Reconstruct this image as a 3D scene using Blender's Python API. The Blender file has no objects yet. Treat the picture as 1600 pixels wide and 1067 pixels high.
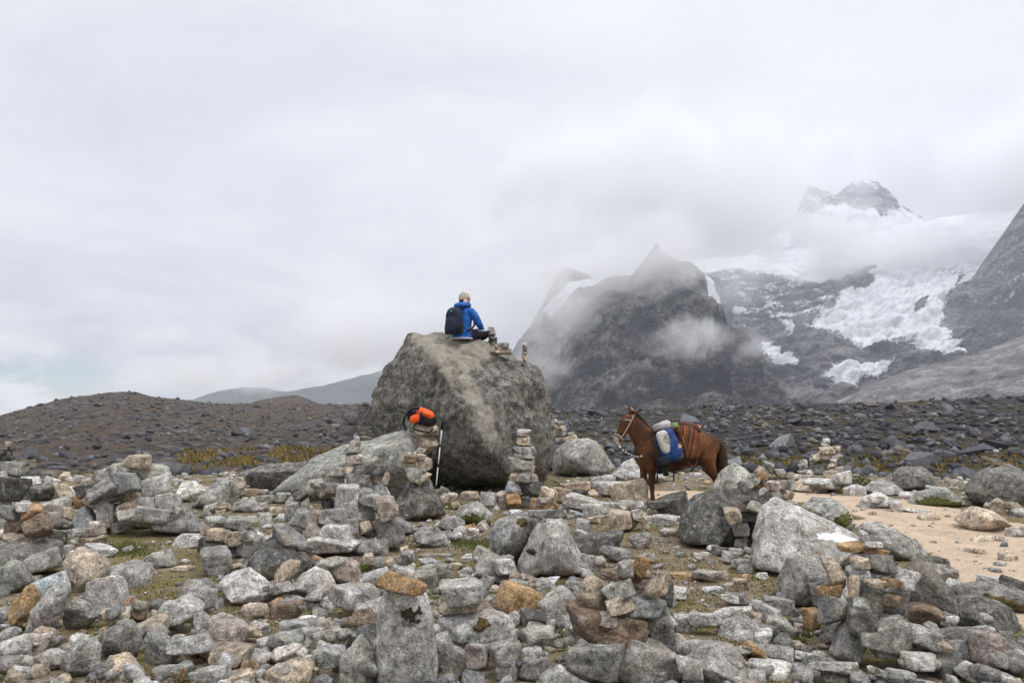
import bpy, bmesh, math, random
import numpy as np
from mathutils import Vector, Matrix, Euler

# ------------------------------------------------------------------ camera
SC = bpy.context.scene
COL = SC.collection
F, CXP, CYP, HZ = 1244.0, 800.0, 533.5, 620.0
CAMH = 1.80
PITCH = math.atan((HZ - CYP) / F)
cam_data = bpy.data.cameras.new('camera')
cam_data.sensor_width = 36.0
cam_data.lens = F / 1600.0 * 36.0
cam_data.clip_start = 0.1
cam_data.clip_end = 60000
cam = bpy.data.objects.new('camera', cam_data)
cam.location = (0, 0, CAMH)
cam.rotation_euler = (math.pi / 2 + PITCH, 0, 0)
COL.objects.link(cam)
SC.camera = cam

# ------------------------------------------------------------------ sky, sun, exposure
SUN_DIR = Vector((0.42, -0.28, 0.86)).normalized()      # towards the sun
SUN_EL = math.asin(SUN_DIR.z)
SUN_AZ = math.atan2(SUN_DIR.x, SUN_DIR.y)

class NT:
    """tiny helper round a node tree"""
    def __init__(s, tree):
        s.t = tree
        s.t.nodes.clear()
    def n(s, typ, props=None, **ins):
        nd = s.t.nodes.new(typ)
        for k, v in (props or {}).items():
            setattr(nd, k, v)
        for k, v in ins.items():
            s.set(nd, k, v)
        return nd
    def set(s, nd, k, v):
        key = int(k[1:]) if k[0] == 'i' and k[1:].isdigit() else k.replace('_', ' ')
        sock = nd.inputs[key]
        if isinstance(v, bpy.types.NodeSocket):
            s.t.links.new(v, sock)
        elif isinstance(v, bpy.types.Node):
            s.t.links.new(v.outputs[0], sock)
        else:
            if sock.type == 'RGBA' and len(v) == 3:
                v = (*v, 1)
            sock.default_value = v
    def math(s, op, a, b=0.0, c=0.0, clamp=False):
        nd = s.t.nodes.new('ShaderNodeMath')
        nd.operation = op
        nd.use_clamp = clamp
        s.set(nd, 'i0', a); s.set(nd, 'i1', b); s.set(nd, 'i2', c)
        return nd.outputs[0]
    def vmath(s, op, a, b=None, scale=None):
        nd = s.t.nodes.new('ShaderNodeVectorMath')
        nd.operation = op
        s.set(nd, 'i0', a)
        if b is not None: s.set(nd, 'i1', b)
        if scale is not None: s.set(nd, 'Scale', scale)
        return nd.outputs['Value'] if op in ('LENGTH', 'DOT_PRODUCT') else nd.outputs[0]
    def noise(s, vec, scale, detail=4.0, rough=0.55, dist=0.0):
        nd = s.n('ShaderNodeTexNoise', Scale=scale, Detail=detail, Roughness=rough, Distortion=dist)
        s.set(nd, 'Vector', vec)
        return nd.outputs['Fac']
    def ramp(s, fac, stops, interp='LINEAR'):
        nd = s.t.nodes.new('ShaderNodeValToRGB')
        nd.color_ramp.interpolation = interp
        el = nd.color_ramp.elements
        while len(el) < len(stops): el.new(0.5)
        for e, (p, c) in zip(el, stops):
            e.position = p
            e.color = (c, c, c, 1) if isinstance(c, (int, float)) else (*c, 1)
        s.set(nd, 'Fac', fac)
        return nd.outputs['Color']
    def mix(s, fac, a, b, mode='MIX'):
        nd = s.t.nodes.new('ShaderNodeMix')
        nd.data_type = 'RGBA'; nd.blend_type = mode
        nd.clamp_factor = True
        s.set(nd, 'i0', fac)
        for i, v in ((6, a), (7, b)):
            if isinstance(v, (int, float)): v = (v, v, v, 1)
            s.set(nd, 'i%d' % i, v)
        return nd.outputs[2]
    def mapr(s, v, a, b, c=0.0, d=1.0, smooth=True):
        nd = s.t.nodes.new('ShaderNodeMapRange')
        nd.interpolation_type = 'SMOOTHSTEP' if smooth else 'LINEAR'
        s.set(nd, 'Value', v)
        for k, x in (('From Min', a), ('From Max', b), ('To Min', c), ('To Max', d)):
            nd.inputs[k].default_value = x
        return nd.outputs[0]

world = bpy.data.worlds.new('World')
SC.world = world
world.use_nodes = True
W = NT(world.node_tree)
sky = W.n('ShaderNodeTexSky', dict(sky_type='NISHITA', sun_disc=False, sun_elevation=SUN_EL, sun_rotation=SUN_AZ,
                                   altitude=4400.0, air_density=1.0, dust_density=0.6, ozone_density=1.0))
tc = W.n('ShaderNodeTexCoord')
dirv = tc.outputs['Generated']
sep = W.n('ShaderNodeSeparateXYZ', Vector=dirv)
zc = W.math('MAXIMUM', sep.outputs['Z'], 0.0)
den = W.math('ADD', zc, 0.16)
comb = W.n('ShaderNodeCombineXYZ', X=W.math('DIVIDE', sep.outputs['X'], den), Y=W.math('DIVIDE', sep.outputs['Y'], den),
           Z=W.math('MULTIPLY', zc, 1.5))
layer = W.noise(comb.outputs[0], 0.55, 6.0, 0.52, 0.5)           # broad overcast mottling
fine = W.noise(comb.outputs[0], 1.9, 8.0, 0.55, 0.3)
puffs = W.noise(W.vmath('MULTIPLY', dirv, (1, 1, 2.2)), 7.5, 9.0, 0.56, 0.35)     # heaped clouds low down
sh = W.math('ADD', W.math('MULTIPLY', layer, 0.75), W.math('MULTIPLY', fine, 0.25))
overcast = W.ramp(sh, [(0.36, (0.59, 0.60, 0.675)), (0.45, (0.745, 0.745, 0.80)), (0.54, (0.89, 0.89, 0.92)), (0.64, (1.0, 1.0, 1.0))])
heap = W.ramp(puffs, [(0.38, (0.50, 0.53, 0.62)), (0.47, (0.70, 0.71, 0.77)), (0.56, (0.88, 0.885, 0.91)), (0.64, (0.97, 0.97, 0.98))])
low = W.mapr(sep.outputs['Z'], 0.02, 0.17, 0.75, 0.0)
cloudcol = W.mix(low, overcast, heap)
cloudcol = W.vmath('SCALE', cloudcol, scale=W.mapr(sep.outputs['Z'], 0.46, 1.0, 1.0, 3.2, False))     # an overcast sky brightens towards the zenith
# thinner cover towards the west (left) horizon lets blue through in a few gaps
west = W.mapr(sep.outputs['X'], -0.40, -0.50, 0.0, 1.0)
lowz = W.mapr(sep.outputs['Z'], 0.062, 0.022, 0.0, 1.0)
gap = W.math('MULTIPLY', W.math('MULTIPLY', west, lowz), W.mapr(puffs, 0.60, 0.50, 0.0, 1.0), clamp=True)
bg_sky = W.n('ShaderNodeBackground', Color=sky.outputs[0], Strength=0.075)
bg_cloud = W.n('ShaderNodeBackground', Color=cloudcol, Strength=1.0)
mixs = W.n('ShaderNodeMixShader', i0=W.math('SUBTRACT', 1.0, gap), i1=bg_sky.outputs[0], i2=bg_cloud.outputs[0])
W.n('ShaderNodeOutputWorld', Surface=mixs.outputs[0])

sun_data = bpy.data.lights.new('sun', 'SUN')
sun_data.energy = 1.4
sun_data.angle = math.radians(14)
sun_data.color = (1.0, 0.965, 0.91)
sun = bpy.data.objects.new('sun', sun_data)
sun.rotation_euler = (-SUN_DIR).to_track_quat('-Z', 'Y').to_euler()
COL.objects.link(sun)

SC.view_settings.view_transform = 'Standard'
SC.view_settings.look = 'None'
SC.view_settings.gamma = 1.0
SC.view_settings.use_curve_mapping = False
SC.view_settings.exposure = 0.0
SC.cycles.use_denoising = True
SC.cycles.max_bounces = 10
SC.cycles.diffuse_bounces = 2
SC.cycles.glossy_bounces = 1
SC.cycles.transparent_max_bounces = 6
SC.cycles.volume_bounces = 6
SC.cycles.volume_max_steps = 96

# ------------------------------------------------------------------ numpy helpers
def vnoise(p, seed=0):
    """gradient noise, p (n,3) -> (n,) in about -1..1"""
    p = np.asarray(p, dtype=np.float64)
    i = np.floor(p).astype(np.int64); f = p - i
    u = f * f * f * (f * (f * 6 - 15) + 10)
    def g(dx, dy, dz):
        h = ((i[:, 0] + dx) * 374761393 + (i[:, 1] + dy) * 668265263 + (i[:, 2] + dz) * 2147483647 + seed * 1274126177) & 0xffffffff
        h = ((h ^ (h >> 13)) * 1274126177) & 0xffffffff
        h = h ^ (h >> 16)
        a = (h & 1023) * (2 * math.pi / 1024); b = ((h >> 10) & 1023) * (2.0 / 1023) - 1
        r = np.sqrt(np.maximum(0, 1 - b * b))
        return r * np.cos(a) * (f[:, 0] - dx) + r * np.sin(a) * (f[:, 1] - dy) + b * (f[:, 2] - dz)
    x0 = g(0,0,0) + u[:,0] * (g(1,0,0) - g(0,0,0)); x1 = g(0,1,0) + u[:,0] * (g(1,1,0) - g(0,1,0))
    x2 = g(0,0,1) + u[:,0] * (g(1,0,1) - g(0,0,1)); x3 = g(0,1,1) + u[:,0] * (g(1,1,1) - g(0,1,1))
    y0 = x0 + u[:,1] * (x1 - x0); y1 = x2 + u[:,1] * (x3 - x2)
    return (y0 + u[:,2] * (y1 - y0)) * 1.6
def fbm(p, octs=4, gain=0.5, lac=2.1, seed=0, ridged=False):
    a, s, t = 1.0, 0.0, 0.0
    p = np.asarray(p, dtype=np.float64)
    for o in range(octs):
        v = vnoise(p, seed + o * 17)
        if ridged: v = 1 - 2 * np.abs(v)
        s = s + a * v; t += a
        a *= gain; p = p * lac + 3.7
    return s / t

def ray(px, py):
    xr = (np.asarray(px, float) - CXP) / F; zr = -(np.asarray(py, float) - CYP) / F
    return xr, math.cos(PITCH) - zr * math.sin(PITCH), math.sin(PITCH) + zr * math.cos(PITCH)
def P(px, py, d):
    """the point at depth d (metres along the ground) seen at pixel px, py of the 1600-wide photograph"""
    x, y, z = ray(px, py)
    t = d / y
    return np.stack([x * t, np.broadcast_to(d, np.shape(x * t)) * 1.0, CAMH + z * t], axis=-1)
def smooth(a, b, x):
    t = np.clip((x - a) / (b - a), 0, 1)
    return t * t * (3 - 2 * t)

def mesh_obj(name, verts, faces, material=None, parent=None, smooth_shade=True):
    me = bpy.data.meshes.new(name)
    verts = np.asarray(verts, dtype=np.float32)
    if isinstance(faces, np.ndarray):
        k = faces.shape[1]
        me.vertices.add(len(verts)); me.vertices.foreach_set('co', verts.ravel())
        me.loops.add(faces.size); me.loops.foreach_set('vertex_index', faces.astype(np.int32).ravel())
        me.polygons.add(len(faces))
        me.polygons.foreach_set('loop_start', np.arange(0, faces.size, k, dtype=np.int32))
        me.update(calc_edges=True)
    else:
        me.from_pydata(verts.tolist(), [], faces)
    me.validate()
    if smooth_shade:
        me.polygons.foreach_set('use_smooth', np.ones(len(me.polygons), dtype=bool))
    if material: me.materials.append(material)
    return link(name, me, parent)
def link(name, me, parent=None):
    o = bpy.data.objects.new(name, me)
    COL.objects.link(o)
    if parent is not None: o.parent = parent
    return o
def tag(o, label=None, cat=None, group=None, kind=None):
    if label: o['label'] = label
    if cat: o['category'] = cat
    if group: o['group'] = group
    if kind: o['kind'] = kind
    return o
def empty(name, loc, rz=0.0):
    o = bpy.data.objects.new(name, None)
    o.location = loc; o.rotation_euler = (0, 0, rz)
    o.empty_display_size = 0.1
    COL.objects.link(o)
    return o
def grid_faces(nu, nv):
    """nu columns x nv rows, vertex index = u * nv + v"""
    u, v = np.meshgrid(np.arange(nu - 1), np.arange(nv - 1), indexing='ij')
    a = (u * nv + v).ravel()
    return np.stack([a, a + nv, a + nv + 1, a + 1], axis=1)
def mat(name, rough=0.9, spec=0.25):
    m = bpy.data.materials.new(name)
    m.use_nodes = True
    t = NT(m.node_tree)
    b = t.n('ShaderNodeBsdfPrincipled', Roughness=rough)
    b.inputs['Specular IOR Level'].default_value = spec
    t.n('ShaderNodeOutputMaterial', Surface=b.outputs[0])
    return m, t, b
def plain(name, col, rough=0.8, scale=30.0, var=0.25, bump=0.0, spec=0.25):
    """one colour with a little grain"""
    m, t, b = mat(name, rough, spec)
    g = t.n('ShaderNodeNewGeometry')
    f = t.noise(g.outputs['Position'], scale, 4, 0.6)
    c = t.mix(t.mapr(f, 0.3, 0.7), tuple(x * (1 - var) for x in col), tuple(min(1, x * (1 + var)) for x in col))
    t.set(b, 'Base Color', c)
    if bump:
        bp = t.n('ShaderNodeBump', Strength=0.6, Distance=bump, Height=f)
        t.set(b, 'Normal', bp.outputs[0])
    return m
# ------------------------------------------------------------------ ground
CREST = [(-700, 700), (-300, 690), (0, 651), (60, 633), (100, 622), (150, 616), (190, 613), (215, 614), (250, 621), (330, 630), (450, 631), (575, 632)]
CREST_R = [(560, 632), (700, 634), (870, 637), (1000, 640), (1100, 636), (1200, 633), (1300, 630), (1400, 629), (1500, 624), (1600, 618), (1900, 606), (2300, 600)]
def ground_z(x, y):
    x = np.asarray(x, float); y = np.asarray(y, float)
    sh = np.broadcast(x, y).shape
    q = np.stack([np.broadcast_to(x, sh).ravel(), np.broadcast_to(y, sh).ravel(), np.zeros(sh).ravel()], axis=1)
    n = (0.05 * fbm(q * 0.35, 2, seed=5) + 0.030 * fbm(q * 1.3, 3, seed=8)).reshape(sh)
    n = n * smooth(400, 60, y)
    r = np.hypot(x, y)
    z = n - 4.2 * smooth(18.5, 46, r) - 110 * smooth(250, 1100, r)
    return z
def ground_depth(px, py):
    """depth at which the pixel's ray meets the ground"""
    x, y, z = ray(px, py)
    d = CAMH / max(1e-4, -z / y)
    for _ in range(8):
        gz = float(ground_z(np.array([x / y * d]), np.array([d]))[0])
        d = (CAMH - gz) / max(1e-4, -z / y)
    return d
def GP(px, py):
    d = ground_depth(px, py)
    return P(px, py, d)

def axis(lo, hi, step, far_lo, far_hi, growth=1.09):
    a = list(np.arange(lo, hi + 1e-6, step))
    s = step; v = hi; up = []
    while v < far_hi:
        s *= growth; v += s; up.append(v)
    s = step; v = lo; dn = []
    while v > far_lo:
        s *= growth; v -= s; dn.append(v)
    return np.array(dn[::-1] + a + up)
gx = axis(-8.6, 8.6, 0.075, -2300, 2300, 1.10)
gy = axis(3.6, 19.5, 0.075, -230, 4000, 1.10)
GX, GY = np.meshgrid(gx, gy, indexing='ij')
gverts = np.stack([GX, GY, ground_z(GX, GY)], axis=-1).reshape(-1, 3)

def path_mask(x, y):
    """1 on the bare trodden trail: comes from behind the mule, swings right and widens"""
    q = np.stack([np.ravel(x), np.ravel(y), np.zeros(np.size(x))], 1)
    w = (fbm(q * 0.9, 4, seed=31) * 0.55).reshape(np.shape(x))
    best = np.full(np.shape(x), 1e9)
    line = PATH_LINE
    for (x0, y0, r0), (x1, y1, r1) in zip(line[:-1], line[1:]):
        dx, dy = x1 - x0, y1 - y0
        t = np.clip(((x - x0) * dx + (y - y0) * dy) / (dx * dx + dy * dy), 0, 1)
        best = np.minimum(best, np.hypot(x - x0 - t * dx, y - y0 - t * dy) - (r0 + t * (r1 - r0)))
    return best + w
def gpt(px, py, r):
    p = GP(px, py)
    return (p[0], p[1], r)
PATH_LINE = [gpt(780, 764, 0.3), gpt(900, 768, 0.5), gpt(1050, 772, 0.75), gpt(1180, 772, 0.8), gpt(1330, 780, 0.9), gpt(1420, 800, 1.15), gpt(1500, 830, 1.35), gpt(1640, 875, 1.55), gpt(1760, 960, 1.2)]

m_ground, t, b = mat('turf_and_dirt', 0.95, 0.1)
g = t.n('ShaderNodeNewGeometry'); pos = g.outputs['Position']
n1 = t.noise(pos, 0.8, 5, 0.6); n2 = t.noise(pos, 5.0, 5, 0.65); n3 = t.noise(pos, 45.0, 4, 0.7)
dirt = t.ramp(n3, [(0.30, (0.095, 0.075, 0.055)), (0.52, (0.21, 0.165, 0.12)), (0.72, (0.37, 0.31, 0.245))])
turf = t.ramp(n3, [(0.30, (0.065, 0.056, 0.022)), (0.50, (0.135, 0.115, 0.046)), (0.70, (0.25, 0.205, 0.10))])
tf = t.mapr(t.math('ADD', t.math('MULTIPLY', n1, 0.6), t.math('MULTIPLY', n2, 0.4)), 0.44, 0.56)
near = t.mix(tf, dirt, turf)
far = t.ramp(t.noise(pos, 0.5, 8, 0.7), [(0.35, (0.06, 0.06, 0.06)), (0.50, (0.12, 0.10, 0.06)), (0.66, (0.20, 0.13, 0.045))])
sp = t.n('ShaderNodeSeparateXYZ', Vector=pos)
t.set(b, 'Base Color', t.mix(t.mapr(sp.outputs['Y'], 18, 24), near, far))
t.set(b, 'Normal', t.n('ShaderNodeBump', Strength=0.7, Distance=0.03, Height=t.math('ADD', t.math('MULTIPLY', n3, 0.5), n2)).outputs[0])
ground = mesh_obj('ground', gverts, grid_faces(len(gx), len(gy)), m_ground)
tag(ground, 'stony turf and bare earth of the pass between the rocks', kind='structure')

# trail sheet
px_ = np.arange(-2.5, 12.0, 0.075); py_ = np.arange(5.5, 18.6, 0.075)
PX, PY = np.meshgrid(px_, py_, indexing='ij')
pm = path_mask(PX, PY)
PZ = ground_z(PX, PY) + 0.012 - 0.06 * smooth(-0.25, 0.06, pm)
fc = grid_faces(len(px_), len(py_))
keep = (pm.ravel()[fc] < 0.05).all(axis=1)
m_path, t, b = mat('trodden_sand', 0.95, 0.1)
g = t.n('ShaderNodeNewGeometry'); pos = g.outputs['Position']
n2 = t.noise(pos, 2.2, 6, 0.62); n3 = t.noise(pos, 38.0, 5, 0.7)
c = t.ramp(n2, [(0.32, (0.30, 0.215, 0.145)), (0.5, (0.44, 0.335, 0.235)), (0.68, (0.55, 0.44, 0.325))])
c = t.mix(0.55, c, t.ramp(n3, [(0.32, (0.24, 0.18, 0.13)), (0.5, (0.46, 0.36, 0.26)), (0.66, (0.60, 0.50, 0.39))]))
t.set(b, 'Base Color', c)
t.set(b, 'Normal', t.n('ShaderNodeBump', Strength=0.8, Distance=0.03, Height=t.math('ADD', t.math('MULTIPLY', n3, 0.4), n2)).outputs[0])
path = mesh_obj('path', np.stack([PX, PY, PZ], -1).reshape(-1, 3), fc[keep], m_path)
bmx = bmesh.new(); bmx.from_mesh(path.data)
bmesh.ops.delete(bmx, geom=[v for v in bmx.verts if not v.link_faces], context='VERTS'); bmx.to_mesh(path.data); bmx.free()
tag(path, 'bare sandy trail worn through the rocks on the right', kind='structure')

# ------------------------------------------------------------------ moraine beyond the pass
def interp(px, table):
    a = np.array(table, float)
    return np.interp(px, a[:, 0], a[:, 1])
def moraine_pt(px, v, crest, dc):
    """px column, v 0 (foot) .. 1 (crest) .. 1.6 (back)"""
    d0 = 40.0
    d = d0 + (dc - d0) * v
    xr = (px - CXP) / F
    yc = interp(px, crest)
    zc_ = CAMH + (HZ - yc) * dc / F
    vv = np.clip(v, 0, 1)
    z = -4.6 + (zc_ + 4.6) * (0.55 * vv + 0.45 * vv ** 1.8) - np.clip(v - 1, 0, 9) * 16
    x = xr * d
    q = np.stack([np.ravel(x), np.ravel(d), np.ravel(z)], 1)
    amp = np.clip(v * 3, 0, 1) * (0.35 + 0.65 * np.clip(1 - v, 0, 1)) * dc / 130
    z = z + (fbm(q / 14.0, 4, seed=61) * 0.9 + fbm(q / 3.2, 3, seed=62, ridged=True) * 0.35).reshape(np.shape(x)) * amp
    return x, d, z
def moraine(name, x0, x1, crest, dc, material, label):
    px = np.linspace(x0, x1, 520); v = np.linspace(0, 1.5, 150)
    A, V = np.meshgrid(px, v, indexing='ij')
    x, d, z = moraine_pt(A, V, crest, dc)
    o = mesh_obj(name, np.stack([x, d, z], -1).reshape(-1, 3), grid_faces(len(px), len(v)), material)
    return tag(o, label, kind='structure')
def rubble_mat(name, stops, grass, streak):
    m, t, b = mat(name, 0.95, 0.15)
    g = t.n('ShaderNodeNewGeometry'); pos = g.outputs['Position']
    v = t.n('ShaderNodeTexVoronoi', dict(feature='F1'), Scale=0.9, Randomness=1.0, Vector=pos)
    c = t.ramp(t.noise(pos, 0.55, 8, 0.68), stops)
    c = t.mix(0.85, c, t.mix(0.25, t.n('ShaderNodeSeparateColor', Color=v.outputs['Color']).outputs[0], 0.35), 'OVERLAY')
    st = t.noise(t.vmath('MULTIPLY', pos, streak), 1.0, 5, 0.6)
    c = t.mix(t.mapr(st, 0.42, 0.62), c, grass)
    t.set(b, 'Base Color', c)
    t.set(b, 'Normal', t.n('ShaderNodeBump', Strength=1.0, Distance=0.8, Height=t.math('ADD', v.outputs['Distance'], t.noise(pos, 2.5, 6, 0.7))).outputs[0])
    return m
m_hill = rubble_mat('brown_scree', [(0.3, (0.050, 0.046, 0.048)), (0.5, (0.108, 0.094, 0.088)), (0.7, (0.20, 0.17, 0.145))], (0.125, 0.094, 0.066), (0.16, 0.05, 0.4))
m_rub = rubble_mat('dark_rubble', [(0.3, (0.022, 0.023, 0.026)), (0.5, (0.055, 0.054, 0.055)), (0.7, (0.115, 0.108, 0.10))], (0.085, 0.07, 0.04), (0.10, 0.07, 0.5))
hillside = moraine('hillside', -900, 640, CREST, 230.0, m_hill, 'long brown-grey moraine hillside rising on the left')
rubble_field = moraine('rubble_field', 560, 2500, CREST_R, 135.0, m_rub, 'low dark moraine field behind the mule on the right')

# ------------------------------------------------------------------ mountains
def mountain(name, sky_line, d0, d1, base_y, material, label, nx=260, ny=170, amp=40.0, feat=160.0, snow=None, seed=1, prof=0.8, jag=0.5, tilt=0.0):
    x0, x1 = sky_line[0][0], sky_line[-1][0]
    px = np.linspace(x0, x1, nx); v = np.concatenate([np.linspace(0, 1, ny), np.linspace(1.03, 1.5, 14)])
    A, V = np.meshgrid(px, v, indexing='ij')
    ys = interp(px, sky_line)
    jn = fbm(np.stack([px / 16.0, px * 0, px * 0 + seed], 1), 5, 0.6, seed=seed)
    ys = ys + jag * 7 * jn
    vv = np.clip(V, 0, 1)
    by = interp(px, base_y)
    Y = by[:, None] + (ys - by)[:, None] * vv                # pixel row of each vertex
    D = d0 + (d1 - d0) * (vv ** prof) + tilt * (A - x0)
    pts = P(A.ravel(), Y.ravel(), D.ravel())
    back = np.clip(V.ravel() - 1, 0, 1)
    pts[:, 1] += back * (d1 - d0) * 1.4
    pts[:, 2] -= back * (d1 - d0) * 0.9
    env = (np.sin(np.pi * np.clip(vv, 0.0, 0.97)) ** 0.5).ravel() * (back == 0)
    q = pts / feat
    q2 = q.copy(); q2[:, 2] *= 0.45
    r = fbm(q2, 6, 0.52, seed=seed + 3, ridged=True) - 0.25
    s = fbm(q * 3.1, 5, 0.6, seed=seed + 9)
    pts_ = pts
    q3 = pts / np.array([feat * 1.8, feat * 1.8, feat * 0.13]) + seed
    q3[:, 2] += 1.6 * fbm(q * 0.7, 2, seed=seed + 4)
    st = fbm(q3, 4, 0.55, seed=seed + 21)                     # benches of bedded rock
    dn = np.array([0.0, -0.75, 0.55])
    pts += (amp * (r + 0.6 * s + 0.30 * st) * env)[:, None] * dn
    o = mesh_obj(name, pts, grid_faces(len(px), len(v)), material)
    if snow is not None:
        val = snow(A.ravel(), Y.ravel(), r, s)
        a = o.data.attributes.new('snow', 'FLOAT', 'POINT')
        a.data.foreach_set('value', val.astype(np.float32))
    return tag(o, label, kind='structure')
def inside(px, py, poly):
    """signed pixel distance to a polygon, positive inside"""
    n = len(poly); ins = np.zeros(len(px), bool); dist = np.full(len(px), 1e9)
    for i in range(n):
        (x0, y0), (x1, y1) = poly[i], poly[(i + 1) % n]
        c = ((y0 > py) != (y1 > py)) & (px < (x1 - x0) * (py - y0) / (y1 - y0 + 1e-9) + x0)
        ins ^= c
        dx, dy = x1 - x0, y1 - y0
        t = np.clip(((px - x0) * dx + (py - y0) * dy) / (dx * dx + dy * dy + 1e-9), 0, 1)
        dist = np.minimum(dist, np.hypot(px - x0 - t * dx, py - y0 - t * dy))
    return np.where(ins, dist, -dist)
def rock_mat(name, stops, scale, warm, brown=0.0):
    m, t, b = mat(name, 0.95, 0.15)
    g = t.n('ShaderNodeNewGeometry'); pos = g.outputs['Position']
    big = t.noise(t.vmath('MULTIPLY', pos, (1, 1, 2.6)), scale, 9, 0.66, 0.6)
    fine = t.noise(t.vmath('MULTIPLY', pos, (1, 1, 2.0)), scale * 5, 10, 0.80, 0.9)
    c = t.ramp(t.math('ADD', t.math('MULTIPLY', big, 0.55), t.math('MULTIPLY', fine, 0.45)), stops)
    nz = t.n('ShaderNodeSeparateXYZ', Vector=g.outputs['Normal']).outputs['Z']
    c = t.mix(t.math('MULTIPLY', t.mapr(t.math('ADD', nz, t.math('MULTIPLY', t.noise(pos, scale * 2.2, 6, 0.65), 0.8)), 0.75, 1.25), brown), c, warm)
    at = t.n('ShaderNodeAttribute', dict(attribute_name='snow'))
    sn = t.mapr(t.math('ADD', at.outputs['Fac'], t.math('MULTIPLY', t.math('SUBTRACT', fine, 0.5), 2.4)), 0.38, 0.62)
    snowc = t.ramp(t.noise(pos, scale * 3, 7, 0.6), [(0.3, (0.62, 0.64, 0.68)), (0.55, (0.80, 0.81, 0.83)), (0.7, (0.88, 0.88, 0.89))])
    t.set(b, 'Base Color', t.mix(sn, c, snowc))
    t.set(b, 'Normal', t.n('ShaderNodeBump', Strength=1.0, Distance=0.6 / scale * 0.12, Height=t.math('ADD', fine, big)).outputs[0])
    return m
m_dome = rock_mat('slate_rock', [(0.42, (0.010, 0.012, 0.017)), (0.475, (0.042, 0.044, 0.051)), (0.52, (0.10, 0.099, 0.10)), (0.57, (0.30, 0.29, 0.275))], 0.012, (0.17, 0.13, 0.095), 0.55)
m_cirque = rock_mat('cirque_rock', [(0.42, (0.012, 0.013, 0.018)), (0.475, (0.050, 0.050, 0.056)), (0.52, (0.115, 0.11, 0.11)), (0.57, (0.28, 0.27, 0.262))], 0.012, (0.15, 0.125, 0.105), 0.2)
m_scree = rock_mat('grey_scree', [(0.42, (0.06, 0.06, 0.064)), (0.475, (0.135, 0.132, 0.134)), (0.52, (0.20, 0.195, 0.195)), (0.57, (0.37, 0.36, 0.35))], 0.03, (0.19, 0.165, 0.14), 0.25)
m_bluehill = rock_mat('far_blue_rock', [(0.30, (0.06, 0.07, 0.075)), (0.50, (0.10, 0.11, 0.11)), (0.75, (0.17, 0.18, 0.17))], 0.01, (0.12, 0.13, 0.10), 0.3)

def snow_dome(px, py, r, s):
    chute = [(1096, 424), (1110, 424), (1117, 470), (1140, 498), (1130, 502), (1108, 474)]
    return 0.5 + np.clip(inside(px, py, chute) / 5.0, -1, 0.6) + 0 * r
dome = mountain('rocky_peak', [(790, 640), (865, 585), (878, 545), (888, 521), (906, 487), (939, 465), (975, 452), (1005, 410), (1024, 388), (1036, 396), (1052, 409), (1087, 424), (1108, 439),
        (1122, 470), (1134, 501), (1170, 532), (1200, 578), (1216, 608), (1240, 645)], 620, 1250, [(790, 720), (1240, 720)], m_dome,
        'dark rocky dome-shaped peak wrapped in drifting mist', 330, 210, 78, 130, snow_dome, 11, 0.8, 0.55)
def snow_sh(px, py, r, s):
    return 0.5 + np.clip(inside(px, py, [(845, 490), (868, 470), (890, 445), (925, 434), (940, 441), (905, 452), (884, 474), (858, 498)]) / 6.0, -1, 0.7) + 0.1 * s
shoulder = mountain('rock_shoulder', [(740, 650), (790, 568), (806, 541), (831, 508), (850, 474), (862, 446), (872, 424), (890, 417), (905, 425), (935, 438), (1000, 430), (1080, 470)], 1300, 1900,
        [(740, 720), (1080, 720)], m_dome, 'dim rock shoulder with a snow strip behind the dome peak', 200, 130, 50, 200, snow_sh, 23, 0.8, 0.5)
GL = [(1248, 512), (1300, 484), (1312, 462), (1345, 447), (1362, 425), (1390, 405), (1330, 385), (1330, 330), (1640, 330), (1640, 470), (1560, 400), (1545, 432), (1482, 458), (1468, 486), (1500, 566), (1462, 560), (1420, 546), (1350, 543), (1290, 527)]
SP = [[(1185, 548), (1206, 552), (1246, 582), (1225, 584), (1196, 570)], [(1268, 598), (1300, 584), (1345, 570), (1392, 568), (1380, 590), (1330, 606), (1290, 606)],
      [(1218, 506), (1236, 508), (1240, 528), (1222, 520)], [(1143, 505), (1165, 510), (1160, 520)], [(1090, 420), (1200, 410), (1330, 400), (1300, 440), (1250, 448), (1200, 432), (1150, 424)]]
def snow_cirque(px, py, r, s):
    v = inside(px, py, GL) / 15.0
    for p in SP: v = np.maximum(v, inside(px, py, p) / 10.0)
    for p in ([(1318, 440), (1364, 433), (1362, 448), (1330, 462)], [(1425, 480), (1445, 470), (1438, 492), (1420, 500)], [(1485, 428), (1530, 410), (1522, 430), (1490, 450)]):
        v = np.minimum(v, -inside(px, py, p) / 5.0)
    v = np.maximum(v, np.clip((interp(px, [(1040, 424), (1110, 424), (1160, 420), (1200, 428), (1250, 442), (1300, 446), (1330, 432), (1365, 420), (1420, 440), (1480, 440), (1700, 440)]) - py) / 7.0, -1, 0.7))
    band = inside(px, py, [(1100, 426), (1320, 440), (1300, 490), (1230, 505), (1150, 512)]) > 0
    v = np.where(band, np.maximum(v, -0.28 + 0.9 * s), v)
    return 0.5 + np.clip(v, -1, 0.8) + 0.40 * s
cirque = mountain('glacier_cirque', [(1040, 420), (1100, 405), (1180, 398), (1260, 390), (1330, 372), (1420, 350), (1520, 335), (1700, 320)], 950, 2900, [(1040, 720), (1700, 720)], m_cirque,
        'snowy cirque with a white glacier below the cloud', 360, 260, 60, 150, snow_cirque, 37, 1.5, 0.4)
def snow_peak(px, py, r, s):
    return 0.20 + 1.0 * s + 0.2 * r + np.clip((py - 322) / 50, 0, 0.7)
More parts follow.
